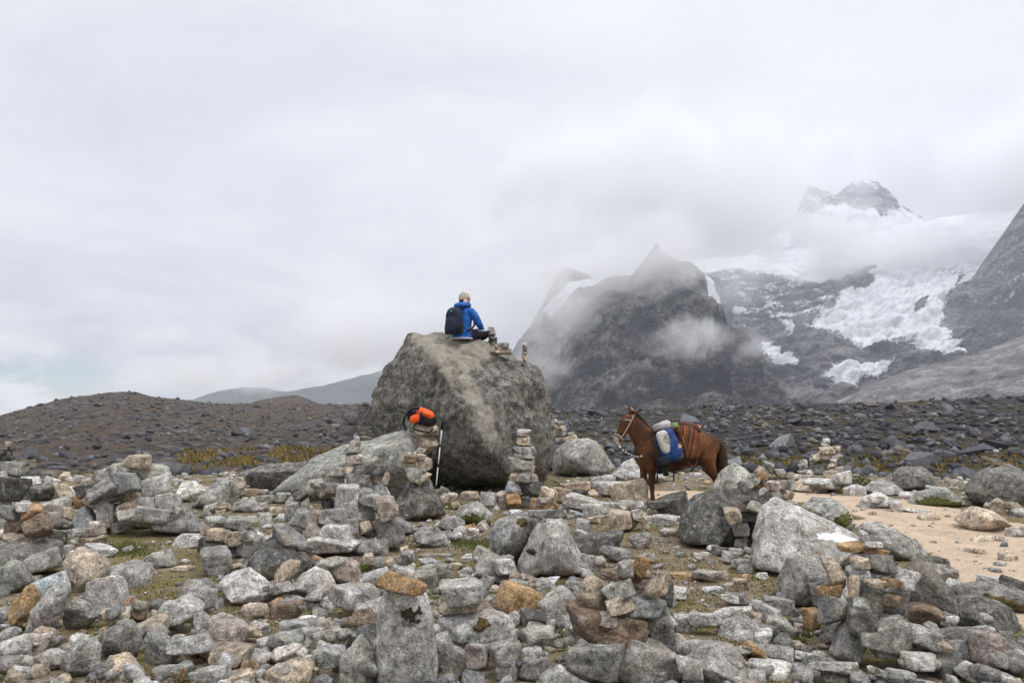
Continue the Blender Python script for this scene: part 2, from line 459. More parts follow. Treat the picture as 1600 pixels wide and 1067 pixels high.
high_peak = mountain('summit_peak', [(1150, 420), (1240, 345), (1262, 292), (1290, 300), (1306, 306), (1318, 297), (1334, 285), (1352, 283), (1372, 286), (1388, 300), (1404, 318), (1460, 352), (1560, 380)], 2800, 3500,
        [(1150, 470), (1560, 470)], m_cirque, 'distant summit showing through a hole in the cloud', 240, 120, 60, 220, snow_peak, 41, 0.9, 0.7)
def snow_wall(px, py, r, s):
    return 0.12 + 0.95 * s - 0.1 * r
wall_peak = mountain('rock_wall', [(1462, 492), (1470, 482), (1486, 461), (1530, 440), (1552, 428), (1562, 412), (1570, 380), (1580, 352), (1600, 318), (1680, 230), (1800, 200)], 1620, 1950, [(1462, 560), (1500, 600), (1800, 610)], m_cirque,
        'steep dark rock wall beside the glacier at the right edge', 200, 170, 60, 120, snow_wall, 53, 0.9, 0.5)
scree = mountain('scree_slope', [(1280, 640), (1340, 612), (1365, 600), (1400, 585), (1440, 574), (1500, 562), (1545, 545), (1600, 524), (1800, 440)], 420, 1050, [(1280, 720), (1800, 720)], m_scree,
        'pale grey scree slope under the rock wall', 260, 150, 14, 45, None, 67, 0.8, 0.25)
mound = mountain('brown_mound', [(360, 640), (385, 632), (410, 624), (440, 619), (462, 617), (480, 623), (505, 634), (540, 642)], 330, 460, [(360, 720), (540, 720)], m_hill,
        'small smooth brown mound behind the moraine crest', 90, 50, 2.0, 30, None, 71, 0.8, 0.12)
blue_a = mountain('far_ridge', [(250, 640), (290, 628), (325, 617), (350, 611), (380, 606), (410, 606), (450, 612), (480, 607), (520, 598), (560, 590), (600, 578), (640, 560), (740, 545), (800, 580), (880, 650)], 2300, 3000, [(250, 720), (880, 720)], m_bluehill,
        'faint blue ridge fading into cloud at left of the boulder', 160, 70, 40, 200, None, 83, 0.8, 0.4)
# ------------------------------------------------------------------ drifting cloud
def cloud_mat(name, density, scale, lo, hi, seed):
    m = bpy.data.materials.new(name); m.use_nodes = True
    t = NT(m.node_tree)
    tcn = t.n('ShaderNodeTexCoord')
    oc = tcn.outputs['Object']
    rad = t.vmath('LENGTH', oc)
    pos = t.vmath('ADD', t.n('ShaderNodeNewGeometry').outputs['Position'], (seed * 731.0, seed * 137.0, 0))
    n = t.noise(pos, scale, 6, 0.62, 0.6)
    edge = t.mapr(rad, 1.0, 0.45, 0.0, 1.0, False)
    v = t.math('ADD', n, t.math('MULTIPLY', t.math('SUBTRACT', edge, 1.0), 0.30))
    dens = t.math('MULTIPLY', t.mapr(v, lo, hi), density)
    dens = t.math('MULTIPLY', dens, t.mapr(rad, 1.0, 0.8))
    vol = t.n('ShaderNodeVolumePrincipled', Color=(1, 1, 1), Density=dens)
    vol.inputs['Anisotropy'].default_value = 0.0
    t.n('ShaderNodeOutputMaterial', Volume=vol.outputs[0])
    return m
ICO = {}
def ico(sub):
    if sub not in ICO:
        bm = bmesh.new(); bmesh.ops.create_icosphere(bm, subdivisions=sub, radius=1.0)
        bm.verts.ensure_lookup_table()
        v = np.array([x.co[:] for x in bm.verts]); f = np.array([[x.index for x in fa.verts] for fa in bm.faces], dtype=np.int32)
        v /= np.linalg.norm(v, axis=1)[:, None]
        bm.free(); ICO[sub] = (v, f)
    return ICO[sub]
def cloud(px, py, d, w, h, thick, density, scale, lo, hi, seed, label):
    v, f = ico(3)
    c = P(px, py, d)
    o = mesh_obj('cloud', v, f, cloud_mat('mist', density, scale, lo, hi, seed))
    o.location = c
    o.scale = (w * d / F / 2, thick / 2, h * d / F / 2)
    return tag(o, label, 'cloud', kind='stuff')
# ------------------------------------------------------------------ stone materials
def stone_nodes(t, base, lichen, k=1.0, rnd=0.0):
    g = t.n('ShaderNodeNewGeometry'); pos = g.outputs['Position']
    pos = t.vmath('ADD', pos, t.n('ShaderNodeCombineXYZ', X=t.math('MULTIPLY', rnd, 37.0), Y=t.math('MULTIPLY', rnd, 91.0)).outputs[0])
    big = t.noise(pos, 3.0, 5, 0.62, 0.3)
    mid = t.noise(pos, 12.0, 7, 0.72, 0.5)
    fine = t.noise(pos, 55.0, 5, 0.75)
    crys = t.noise(pos, 190.0, 2, 0.6)
    c = t.mix(1.0, base, t.ramp(big, [(0.32, 0.68), (0.5, 1.0), (0.68, 1.28)]), 'MULTIPLY')
    c = t.mix(1.0, c, t.ramp(mid, [(0.37, 0.42), (0.46, 0.86), (0.54, 1.10), (0.64, 1.60)]), 'MULTIPLY')
    c = t.mix(1.0, c, t.ramp(fine, [(0.36, 0.38), (0.46, 0.90), (0.54, 1.10), (0.64, 1.55)]), 'MULTIPLY')
    c = t.mix(1.0, c, t.ramp(crys, [(0.34, 0.62), (0.47, 1.0), (0.66, 1.16)]), 'MULTIPLY')
    # warm iron stain, dark crust lichen, pale lichen discs, yellow-green map lichen
    c = t.mix(t.math('MULTIPLY', t.mapr(t.noise(pos, 3.1, 5, 0.6), 0.53, 0.70), 0.42), c, (0.36, 0.25, 0.145))
    dk = t.math('ADD', t.math('MULTIPLY', t.noise(pos, 6.5, 6, 0.7, 0.6), 0.62), t.math('MULTIPLY', fine, 0.38))
    thr = t.math('SUBTRACT', 0.70, t.math('MULTIPLY', lichen, 0.30))
    dkf = t.math('MULTIPLY', t.math('SUBTRACT', dk, thr), 12.0, clamp=True)
    c = t.mix(t.math('MULTIPLY', dkf, 0.82), c, t.ramp(fine, [(0.3, (0.026, 0.026, 0.024)), (0.7, (0.105, 0.102, 0.09))]))
    pl = t.mapr(t.noise(pos, 17.0, 5, 0.7, 0.6), 0.56, 0.63)
    c = t.mix(t.math('MULTIPLY', pl, 0.62), c, (0.52, 0.515, 0.48))
    yl = t.math('MULTIPLY', t.mapr(t.noise(t.vmath('ADD', pos, (7, 3, 1)), 4.5, 5, 0.7), 0.54, 0.66), t.mapr(t.noise(pos, 42.0, 3, 0.7), 0.45, 0.58))
    c = t.mix(t.math('MULTIPLY', yl, t.math('ADD', 0.15, t.math('MULTIPLY', lichen, 0.65))), c, (0.235, 0.22, 0.095))
    h = t.math('ADD', t.math('MULTIPLY', mid, 1.0), t.math('ADD', t.math('MULTIPLY', fine, 0.5), t.math('MULTIPLY', crys, 0.12)))
    nb = t.n('ShaderNodeBump', Strength=1.0, Distance=0.055 * k, Height=h)
    return c, nb.outputs[0]
m_stone, t, b = mat('granite', 0.92, 0.2)
oi = t.n('ShaderNodeObjectInfo')
lat = t.n('ShaderNodeAttribute', dict(attribute_type='OBJECT', attribute_name='lichen'))
c, nb = stone_nodes(t, oi.outputs['Color'], lat.outputs['Fac'], 1.0, oi.outputs['Random'])
t.set(b, 'Base Color', c); t.set(b, 'Normal', nb)
m_boulder, t, b = mat('weathered_granite', 0.92, 0.2)
c, nb = stone_nodes(t, (0.30, 0.285, 0.25), 0.74, 1.6)
g = t.n('ShaderNodeNewGeometry'); pos = g.outputs['Position']
wn = t.n('ShaderNodeAttribute', dict(attribute_name='worn')).outputs['Fac']
wf = t.mapr(t.math('ADD', wn, t.math('MULTIPLY', t.math('SUBTRACT', t.noise(pos, 3.2, 7, 0.74, 0.6), 0.5), 2.6)), 0.22, 0.8)
wc = t.mix(1.0, (0.52, 0.47, 0.385), t.ramp(t.noise(pos, 30.0, 5, 0.75), [(0.3, 0.55), (0.5, 1.0), (0.7, 1.25)]), 'MULTIPLY')
wc = t.mix(1.0, wc, t.ramp(t.noise(pos, 7.0, 6, 0.72, 0.5), [(0.34, 0.55), (0.5, 1.0), (0.66, 1.2)]), 'MULTIPLY')
t.set(b, 'Base Color', t.mix(t.math('MULTIPLY', wf, 0.75), c, wc)); t.set(b, 'Normal', nb)
m_pebble, t, b = mat('loose_granite', 0.92, 0.2)
isl = t.n('ShaderNodeNewGeometry').outputs['Random Per Island']
base = t.ramp(isl, [(0.0, (0.30, 0.295, 0.28)), (0.2, (0.56, 0.545, 0.52)), (0.35, (0.42, 0.395, 0.35)), (0.5, (0.66, 0.635, 0.59)), (0.65, (0.52, 0.435, 0.33)), (0.8, (0.37, 0.36, 0.35)), (0.95, (0.44, 0.30, 0.19)), (1.0, (0.60, 0.58, 0.55))], 'CONSTANT')
c, nb = stone_nodes(t, base, 0.3, 1.0, isl)
t.set(b, 'Base Color', c); t.set(b, 'Normal', nb)
m_dark, t, b = mat('dark_moraine_block', 0.92, 0.2)
g = t.n('ShaderNodeNewGeometry')
isl = g.outputs['Random Per Island']
oi = t.n('ShaderNodeObjectInfo')
rnd = t.math('FRACT', t.math('ADD', isl, oi.outputs['Random']))
base = t.ramp(rnd, [(0.0, (0.072, 0.074, 0.082)), (0.3, (0.125, 0.126, 0.135)), (0.6, (0.092, 0.093, 0.10)), (0.72, (0.12, 0.105, 0.09)), (0.84, (0.19, 0.187, 0.187)), (0.94, (0.16, 0.13, 0.10))], 'CONSTANT')
nn = t.noise(g.outputs['Position'], 3.5, 6, 0.7)
t.set(b, 'Base Color', t.mix(1.0, base, t.ramp(nn, [(0.3, 0.55), (0.7, 1.5)]), 'MULTIPLY'))
t.set(b, 'Normal', t.n('ShaderNodeBump', Strength=0.8, Distance=0.15, Height=nn).outputs[0])

PAL = {'g': (0.445, 0.425, 0.39), 'p': (0.73, 0.70, 0.65), 't': (0.62, 0.515, 0.39), 'o': (0.52, 0.335, 0.175), 'd': (0.275, 0.265, 0.245),
       'n': (0.45, 0.44, 0.385), 'k': (0.57, 0.485, 0.425), 'b': (0.31, 0.23, 0.165), 'l': (0.59, 0.565, 0.525), 'a': (0.46, 0.485, 0.475)}
PALN = {'g': 'mid grey', 'p': 'pale grey', 't': 'tan', 'o': 'rusty orange', 'd': 'dark grey', 'n': 'greenish grey', 'k': 'pinkish', 'b': 'brown', 'l': 'light grey', 'a': 'bluish grey'}
LICH = {'g': 0.5, 'p': 0.22, 't': 0.12, 'o': 0.2, 'd': 0.85, 'n': 0.5, 'k': 0.2, 'b': 0.3, 'l': 0.35, 'a': 0.25}
RND = random.Random(4)
NPR = np.random.RandomState(7)
def paint(o, col, lichen=None):
    c = PAL[col]; j = RND.uniform(0.82, 1.16); w = RND.uniform(-0.025, 0.025)
    o.color = (c[0] * j * (1 + w), c[1] * j, c[2] * j * (1 - w), 1)
    o['lichen'] = float(np.clip((LICH[col] if lichen is None else lichen) + RND.uniform(-0.12, 0.12), 0, 1))

# ------------------------------------------------------------------ stone shapes
def hull_planes(pts):
    bm = bmesh.new()
    for p in pts: bm.verts.new(p)
    bmesh.ops.convex_hull(bm, input=list(bm.verts))
    bm.normal_update()
    ns, ds = [], []
    for f in bm.faces:
        n = np.array(f.normal[:]); d = float(n @ np.array(f.verts[0].co[:]))
        if d < 0: n, d = -n, -d
        if d < 1e-5: continue
        if any(n @ m > 0.985 for m in ns): continue
        ns.append(n); ds.append(d)
    bm.free()
    return np.array(ns), np.array(ds)
def polytope(u, ns, ds, p):
    q = np.maximum(u @ ns.T / ds[None, :], 1e-6)
    m = q.max(axis=1)
    return 1.0 / (m * ((q / m[:, None]) ** p).sum(axis=1) ** (1.0 / p))
def sculpt(ns, ds, sub, p=60, rough=0.05, seed=0, aspect=(1, 1, 1), strata=0.0, chips=5, cut=(0.84, 0.97)):
    u0, f = ico(sub)
    a = np.array(aspect, float)
    u = u0 * a; u = u / np.linalg.norm(u, axis=1)[:, None]
    v = u * polytope(u, ns, ds, p)[:, None]
    if chips:                                         # broken corners
        r = np.random.RandomState(seed + 77)
        nc = r.normal(0, 1, (chips, 3)) / np.array(aspect); nc /= np.linalg.norm(nc, axis=1)[:, None]
        hc = (v @ nc.T).max(axis=0) * r.uniform(cut[0], cut[1], chips)
        v = u * polytope(u, np.concatenate([ns, nc]), np.concatenate([ds, hc]), p)[:, None]
    size = float(np.mean(v.max(0) - v.min(0)))
    q = v / size
    disp = rough * (0.8 * fbm(q * 2.1 + seed, 2, seed=seed) + 0.55 * fbm(q * 5.5 + seed, 3, 0.6, seed=seed + 5) + 0.42 * (fbm(q * 7.0 + seed, 4, 0.62, seed=seed + 8, ridged=True) - 0.3))
    if strata:
        qs = q.copy(); qs[:, 0] *= 0.7; qs[:, 1] *= 0.7; qs[:, 2] *= 16
        disp = disp + strata * vnoise(qs + seed, seed + 3)
    return v + u * (disp * size)[:, None], f
def chipped_block(seed, sub=3, flat=1.0):
    r = np.random.RandomState(seed)
    ns, ds = [], []
    M = np.array(Euler((r.uniform(-.25, .25), r.uniform(-.25, .25), r.uniform(-.5, .5))).to_matrix())
    for ax in range(3):
        for s in (-1, 1):
            n = np.zeros(3); n[ax] = s
            n = M @ (n + r.normal(0, 0.17, 3)); ns.append(n / np.linalg.norm(n)); ds.append(r.uniform(0.62, 0.95))
    for _ in range(r.randint(1, 5)):
        n = r.normal(0, 1, 3); ns.append(n / np.linalg.norm(n)); ds.append(r.uniform(0.85, 1.12))
    v, f = sculpt(np.array(ns), np.array(ds), sub, r.choice([40, 70, 110]), r.uniform(0.05, 0.085), seed, strata=r.choice([0, 0, 0.012]))
    lo, hi = v.min(0), v.max(0)
    return (v - (lo + hi) / 2) / (hi - lo), f
PROTO = []
for i in range(34):
    v, f = chipped_block(100 + i, 4 if i < 34 else 3)
    me = bpy.data.meshes.new('stone'); me.from_pydata(v.tolist(), [], f.tolist())
    me.polygons.foreach_set('use_smooth', np.ones(len(f), dtype=bool)); me.materials.append(m_stone); me.update()
    PROTO.append((v, me))

# height map of everything that already lies on the ground: new stones settle on it
CELL = 0.035
HX0, HY0 = -13.0, 3.0
hnx, hny = int(26 / CELL), int(20 / CELL)
hx = HX0 + (np.arange(hnx) + 0.5) * CELL; hy = HY0 + (np.arange(hny) + 0.5) * CELL
HM = ground_z(*np.meshgrid(hx, hy, indexing='ij'))
def cells(v):
    i = np.clip(((v[:, 0] - HX0) / CELL).astype(int), 0, hnx - 1); j = np.clip(((v[:, 1] - HY0) / CELL).astype(int), 0, hny - 1)
    return i, j
def contact(v):
    """how far v may be lifted so that it just touches what is below"""
    i, j = cells(v)
    k = i * hny + j
    o = np.argsort(v[:, 2]); k = k[o]; z = v[o, 2]
    kk, first = np.unique(k, return_index=True)
    gap = HM.ravel()[kk] - z[first]
    return float(np.percentile(gap, 92))
def occupy(v):
    i, j = cells(v)
    np.maximum.at(HM, (i, j), v[:, 2])
def height_at(x, y):
    i, j = cells(np.array([[x, y, 0]]))
    return float(HM[max(0, i[0] - 1):i[0] + 2, max(0, j[0] - 1):j[0] + 2].max())

FILL = []
ROCKS = []      # (object, colour code, width, kind)
def stone(name, c, size, tilt, col, parent=None, seed=None, settle=1, yaw=None, lichen=None):
    """a stone of world size (w, depth, h) round centre c, rolled by tilt degrees in the picture plane"""
    seed = RND.randrange(10 ** 6) if seed is None else seed
    v, me = PROTO[seed % len(PROTO)]
    rr = random.Random(seed)
    fl = rr.choice((-1, 1))
    E = Euler((rr.uniform(-.15, .15), -math.radians(tilt), rr.uniform(-.35, .35) if yaw is None else yaw))
    M = np.array(E.to_matrix()) @ np.diag([size[0] * fl, size[1], size[2]])
    w = v @ M.T
    # keep the intended picture size after the turn
    k = min(1.15, max(0.75, size[0] * abs(math.cos(math.radians(tilt))) + size[2] * abs(math.sin(math.radians(tilt)))) / max(1e-6, np.ptp(w[:, 0])))
    w = w * k + np.asarray(c)
    for _ in range(14 if settle else 0):          # never perched on top of something much bigger: slide towards the viewer instead
        if parent is None and contact(w) > 0.5 * np.ptp(w[:, 2]) + 0.10:
            w[:, 1] -= 0.10; c = (c[0], c[1] - 0.10, c[2] - 0.004)
    if parent is not None and settle:
        for _ in range(3):
            if contact(w) > 0.36 * np.ptp(w[:, 2]):
                w[:, 1] -= 0.05; c = (c[0], c[1] - 0.05, c[2])
    if settle:
        gap = contact(w); h = np.ptp(w[:, 2])
        if gap < -0.07 and settle < 4:            # nothing below: bed it on another stone first
            g2 = -gap
            stone(name, (c[0], c[1] + 0.04, c[2] - h / 2 - g2 / 2 + 0.02), (max(size[0] * 0.85, g2 * 0.9), max(size[1] * 0.9, g2), g2 * 1.1), RND.uniform(-15, 15), RND.choice('ggdlt'), parent, None, settle + 1)
            FILL.append(1)
            gap = contact(w)
        lift = min(max(0.0, gap - (0.36 if parent is None else 0.75) * h), gap - 0.05 * h)
        w[:, 2] += lift
        c = (c[0], c[1], c[2] + lift)
    occupy(w)
    o = link(name, me, parent)
    loc = Vector([float(q) for q in c]) - (parent.location if parent is not None else Vector())
    o.matrix_basis = Matrix.Translation(loc) @ E.to_matrix().to_4x4() @ Matrix.Diagonal((size[0] * fl * k, size[1] * k, size[2] * k, 1))
    paint(o, col, lichen)
    if parent is None: ROCKS.append((o, col))
    return o
def px_stone(name, e, d, parent=None, depth_ratio=None, settle=1):
    """e = (centre x, centre y, width, height, tilt, colour) in photograph pixels, at depth d"""
    cx, cy, w, h, tilt, col = e[:6]
    c = P(cx, cy, d); m = d / F
    dr = RND.uniform(0.75, 1.05) if depth_ratio is None else depth_ratio
    big, sm = max(w, h), min(w, h)
    return stone(name, c, (w * m, (0.55 * big + 0.45 * sm) * m * dr, h * m), tilt, col, parent, settle=settle)

def poly_rock(name, col, poly, base=None, T=None, d=None, sub=5, front=(), p=80, rough=0.06, seed=0, lichen=None, lean=0.0, strata=0.0, label=None, material=None, cat='boulder', parent=None):
    """a rock whose picture outline is poly; base = picture row where its foot meets the ground"""
    poly = np.array(poly, float)
    w, h = np.ptp(poly[:, 0]), np.ptp(poly[:, 1])
    cx = (poly[:, 0].min() + poly[:, 0].max()) / 2
    df = ground_depth(cx, min(1075, base)) if d is None else d
    if T is None: T = 0.85 * math.sqrt(w * h) * df / F
    dcen = df + 0.36 * T if d is None else d
    w3 = P(poly[:, 0], poly[:, 1], np.full(len(poly), dcen))
    c = (w3.min(0) + w3.max(0)) / 2
    L = w3 - c
    r = np.random.RandomState(seed + 1)
    pts = [q for q in L]
    ctr = L.mean(0)
    for s, y in ((0.80, 0.34), (0.42, 0.50)):
        for sg in ((1,) if front else (-1, 1)):
            for q in L:
                if r.rand() < 0.36:
                    e = ctr + (q - ctr) * s * r.uniform(0.85, 1.08)
                    e[1] = sg * T * y * r.uniform(0.75, 1.15) + lean * e[2]
                    pts.append(e)
    for fx, fy, fd in front:                        # ridges seen on the near face: pixel and how far it stands out
        e = P(fx, fy, dcen - fd) - c; pts.append(e)
    ns, ds = hull_planes(pts)
    asp = (np.ptp(L[:, 0]), T, np.ptp(L[:, 2])); asp = np.array(asp) / max(asp)
    v, f = sculpt(ns, ds, sub, p, rough, seed, aspect=np.maximum(asp, 0.3), strata=strata, chips=0 if front else 7, cut=(0.90, 0.985))
    lo, hi = v.min(0), v.max(0)
    for ax in (0, 2):                                # keep the traced width and height
        a, bb = L[:, ax].min(), L[:, ax].max()
        v[:, ax] = a + (v[:, ax] - lo[ax]) / (hi[ax] - lo[ax]) * (bb - a)
    o = mesh_obj(name, v, f, material or m_stone, parent)
    o.location = c
    if parent is not None:
        o.matrix_parent_inverse = parent.matrix_world.inverted()
    paint(o, col, lichen)
    occupy(v + c)
    if label: tag(o, label, cat)
    else: ROCKS.append((o, col))
    return o

# ------------------------------------------------------------------ the great boulder
BP = [(573, 640), (576, 618), (588, 592), (603, 570), (622, 556), (638, 520), (646, 517), (668, 526), (705, 522), (742, 521), (768, 534), (800, 551), (838, 566), (856, 583), (862, 612), (861, 640),
      (868, 680), (869, 720), (858, 748), (835, 772), (760, 775), (690, 770), (640, 745), (590, 705), (574, 668)]
big_boulder = poly_rock('boulder', 'g', BP, base=768, T=3.5, sub=6, p=90, rough=0.034, seed=12, lichen=0.66,
    front=[(648, 532, 0.45), (690, 582, 1.35), (735, 640, 2.0), (752, 700, 2.2), (742, 748, 1.6), (612, 640, 0.5), (830, 596, 1.0), (842, 690, 1.0), (765, 542, 0.75), (800, 735, 1.7), (655, 745, 0.9)],
    material=m_boulder,
    label='huge granite boulder with a person sitting on its top')
BC = big_boulder.location.copy()

vb = np.array([v.co[:] for v in big_boulder.data.vertices])
un = vb / np.linalg.norm(vb, axis=1)[:, None]
warp = np.stack([fbm(vb * 0.9, 2, seed=1), fbm(vb * 0.9, 2, seed=2), fbm(vb * 0.9, 2, seed=3)], 1)
cr = np.abs(vnoise(vb * np.array([0.75, 0.75, 0.55]) + warp * 0.5, 44)); cr2 = np.abs(vnoise(vb * 1.5 + warp * 0.6, 45))
led = fbm(vb * np.array([0.8, 0.8, 1.9]) + warp * 0.4, 3, seed=47)
dsp = -0.09 * np.exp(-(cr / 0.03) ** 2) - 0.05 * np.exp(-(cr2 / 0.04) ** 2) + 0.05 * np.tanh(led * 4.0) + 0.035 * fbm(vb * 5.0, 4, 0.6, seed=48)
vb = vb + un * dsp[:, None]
big_boulder.data.vertices.foreach_set('co', vb.astype(np.float32).ravel()); big_boulder.data.update()
occupy(vb + np.array(BC))
vb = np.array([v.co[:] for v in big_boulder.data.vertices]) + np.array(BC)
bpx, bpy_ = CXP + F * vb[:, 0] / vb[:, 1], HZ - F * (vb[:, 2] - CAMH) / vb[:, 1]
wl = inside(bpx, bpy_, [(640, 520), (700, 524), (745, 522), (775, 545), (800, 560), (760, 565), (735, 580), (752, 620), (775, 670), (790, 700), (760, 690), (738, 640), (700, 590), (664, 562)])
at_ = big_boulder.data.attributes.new('worn', 'FLOAT', 'POINT')
at_.data.foreach_set('value', (0.5 + np.clip(wl / 22.0, -0.7, 0.6)).astype(np.float32))
# ------------------------------------------------------------------ big single rocks, traced
def B(col, poly, base, label, **k):
    k.setdefault('seed', len(bpy.data.objects)); k.setdefault('sub', 5)
    return poly_rock('boulder', col, poly, base=base, label=label, **k)
B('n', [(425, 772), (470, 737), (520, 708), (580, 688), (640, 672), (667, 680), (669, 725), (655, 775), (560, 800), (450, 800)], 782, 'sloping lichened slab under the orange and black backpack', T=2.1, lichen=0.6, strata=0.006)
B('d', [(372, 740), (400, 733), (470, 728), (530, 716), (550, 726), (545, 765), (470, 772), (378, 774)], 770, 'long low dark rock wall left of the great boulder', T=1.2, lichen=0.75)
B('g', [(862, 745), (866, 705), (884, 688), (918, 684), (940, 700), (962, 732), (940, 752), (880, 752)], 744, 'grey rock topped by a heap of stones, right of great boulder', T=1.8, lichen=0.5)
B('p', [(955, 742), (975, 722), (1000, 711), (1030, 722), (1040, 748), (1005, 757), (965, 752)], 757, 'pale granite rock behind the front legs of the mule', T=1.0, lichen=0.25)
B('d', [(614, 808), (622, 780), (655, 742), (668, 744), (688, 778), (697, 806), (670, 818), (630, 818)], 815, 'pointed dark rock below the foot of the trekking pole', T=0.8, lichen=0.8)
B('g', [(712, 806), (722, 792), (738, 783), (755, 786), (770, 802), (768, 824), (735, 826)], 824, 'rounded lichened rock in front of the great boulder', lichen=0.6)
B('g', [(684, 822), (692, 808), (710, 805), (726, 812), (728, 826), (700, 831)], 829, 'small yellow-lichened rock left of rounded lichened rock', lichen=0.6)
B('d', [(591, 815), (605, 805), (625, 807), (642, 818), (647, 832), (625, 839), (594, 833)], 837, 'smooth oblong dark rock lying right of the central stone heap', lichen=0.5)
B('g', [(645, 834), (660, 822), (682, 824), (700, 838), (703, 858), (670, 857), (648, 848)], 856, 'rounded grey rock at the edge of the central turf', lichen=0.5)
B('g', [(762, 838), (774, 812), (800, 801), (836, 798), (848, 812), (842, 850), (812, 892), (782, 880), (766, 862)], 888, 'left half of the cracked block in middle foreground', T=0.75, lichen=0.6)
B('g', [(806, 902), (812, 872), (838, 836), (850, 801), (878, 797), (890, 826), (900, 862), (913, 896), (890, 906), (840, 902)], 904, 'steep right half of the cracked block, mottled with green lichen', T=0.7, lichen=0.6)
B('d', [(1056, 838), (1064, 800), (1090, 770), (1130, 757), (1165, 790), (1160, 835), (1130, 858), (1085, 856)], 856, 'dark leaning slab with white flecks in front of the mule', T=1.1, lichen=0.8, front=[(1070, 848, 0.45), (1122, 852, 0.55), (1095, 795, 0.30), (1150, 825, 0.30)])
B('n', [(1108, 775), (1122, 742), (1143, 722), (1162, 730), (1180, 745), (1190, 775), (1165, 800), (1120, 800)], 812, 'lichened block above the dark leaning slab', T=0.9, lichen=0.6)
B('l', [(1165, 872), (1170, 835), (1182, 795), (1202, 776), (1250, 800), (1300, 824), (1345, 842), (1338, 868), (1302, 888), (1255, 880), (1205, 900), (1172, 893)], 897, 'long pale slab with a white streak along its top', T=1.05, lichen=0.42, strata=0.008, seed=77, front=[(1172, 888, 0.40), (1206, 897, 0.52), (1256, 880, 0.48), (1300, 886, 0.40), (1186, 815, 0.20), (1240, 822, 0.30), (1334, 862, 0.25)])
B('d', [(1104, 840), (1110, 822), (1132, 812), (1147, 820), (1152, 840), (1140, 855), (1112, 852)], 855, 'smooth dark stone tucked below the ridge cairn', lichen=0.7)
B('g', [(1214, 935), (1214, 892), (1228, 866), (1250, 868), (1292, 884), (1302, 908), (1285, 945), (1245, 950)], 948, 'square mottled block left of the right stone pyramid', T=0.6, lichen=0.6)
B('g', [(1338, 822), (1344, 813), (1368, 813), (1410, 832), (1440, 852), (1452, 868), (1420, 876), (1370, 872), (1344, 855)], 876, 'grey slab with fine white banding tilted beside the trail', T=0.55, lichen=0.3, strata=0.03)
B('n', [(1252, 790), (1270, 776), (1298, 776), (1322, 792), (1334, 815), (1330, 832), (1290, 828), (1258, 812)], 830, 'mossy grey rock behind the pale streaked slab', T=0.9, lichen=0.6)
B('d', [(1508, 768), (1516, 748), (1540, 730), (1568, 722), (1592, 730), (1612, 755), (1610, 778), (1590, 794), (1556, 799), (1524, 790)], 797, 'big rounded boulder with a small stone stack, right edge', T=1.3, lichen=0.62)
B('t', [(1498, 818), (1508, 800), (1520, 791), (1545, 796), (1570, 812), (1581, 824), (1560, 832), (1510, 829)], 832, 'tan wedge-shaped rock lying on the sandy trail', T=0.7, lichen=0.3)
B('d', [(1394, 768), (1400, 740), (1412, 730), (1440, 728), (1452, 738), (1462, 768), (1430, 775)], 768, 'blocky dark rock beyond the trail', T=0.9, lichen=0.7)
B('n', [(1418, 788), (1436, 768), (1462, 762), (1490, 770), (1514, 790), (1480, 797), (1440, 796)], 792, 'low moss-backed rock on the far side of trail', T=0.8, lichen=0.5)
B('l', [(1338, 790), (1350, 775), (1372, 768), (1392, 778), (1402, 790), (1375, 797), (1345, 796)], 795, 'low pale rock at the near edge of trail bend', lichen=0.3)
B('g', [(1346, 765), (1362, 750), (1392, 751), (1408, 764), (1400, 776), (1362, 776)], 774, 'flat light rock beyond the trail bend', lichen=0.3, T=0.8)
B('d', [(1484, 985), (1492, 955), (1512, 934), (1540, 932), (1572, 948), (1594, 985), (1560, 1000), (1510, 998)], 990, 'dome-shaped lichened rock right of the stone pyramid', T=0.6, lichen=0.7)
B('d', [(1496, 928), (1520, 913), (1550, 908), (1605, 922), (1625, 955), (1590, 965), (1545, 948)], 955, 'dark mossy slab beside the trail at right edge', T=0.7, lichen=0.7)
B('d', [(1474, 998), (1500, 980), (1540, 985), (1590, 1003), (1630, 1035), (1630, 1075), (1570, 1062), (1510, 1035)], 1050, 'long sloping lichened slab in the right corner', T=0.8, lichen=0.65)
B('d', [(1410, 915), (1420, 880), (1432, 872), (1450, 880), (1475, 920), (1488, 950), (1478, 985), (1440, 985)], 985, 'dark slab leaning behind the right stone pyramid', T=0.6, lichen=0.6)
B('b', [(1416, 955), (1425, 940), (1450, 935), (1476, 952), (1481, 978), (1468, 992), (1436, 985)], 990, 'reddish brown block on the right of stone pyramid', T=0.5, lichen=0.2)
B('d', [(-30, 862), (-5, 840), (40, 836), (75, 850), (93, 870), (84, 888), (30, 896), (-30, 896)], 896, 'big flat lichened rock at the left edge', T=0.9, lichen=0.7)
B('d', [(232, 806), (250, 782), (272, 780), (298, 800), (320, 830), (300, 840), (240, 838)], 838, 'dark angled rock propping the left stone wall', T=0.8, lichen=0.7)
B('d', [(386, 893), (400, 855), (425, 838), (462, 850), (492, 880), (482, 905), (430, 910), (396, 905)], 908, 'black-flecked dark slab under the long tilted stone', T=0.8, lichen=0.75)
B('p', [(344, 908), (362, 893), (386, 886), (412, 905), (438, 926), (425, 940), (368, 946), (355, 930)], 945, 'white triangular rock left of centre foreground', T=0.5, lichen=0.2)
B('p', [(455, 915), (470, 895), (492, 884), (512, 892), (526, 915), (522, 930), (490, 936), (462, 930)], 934, 'pale rounded rock beneath the two leaning oblong stones', lichen=0.3)
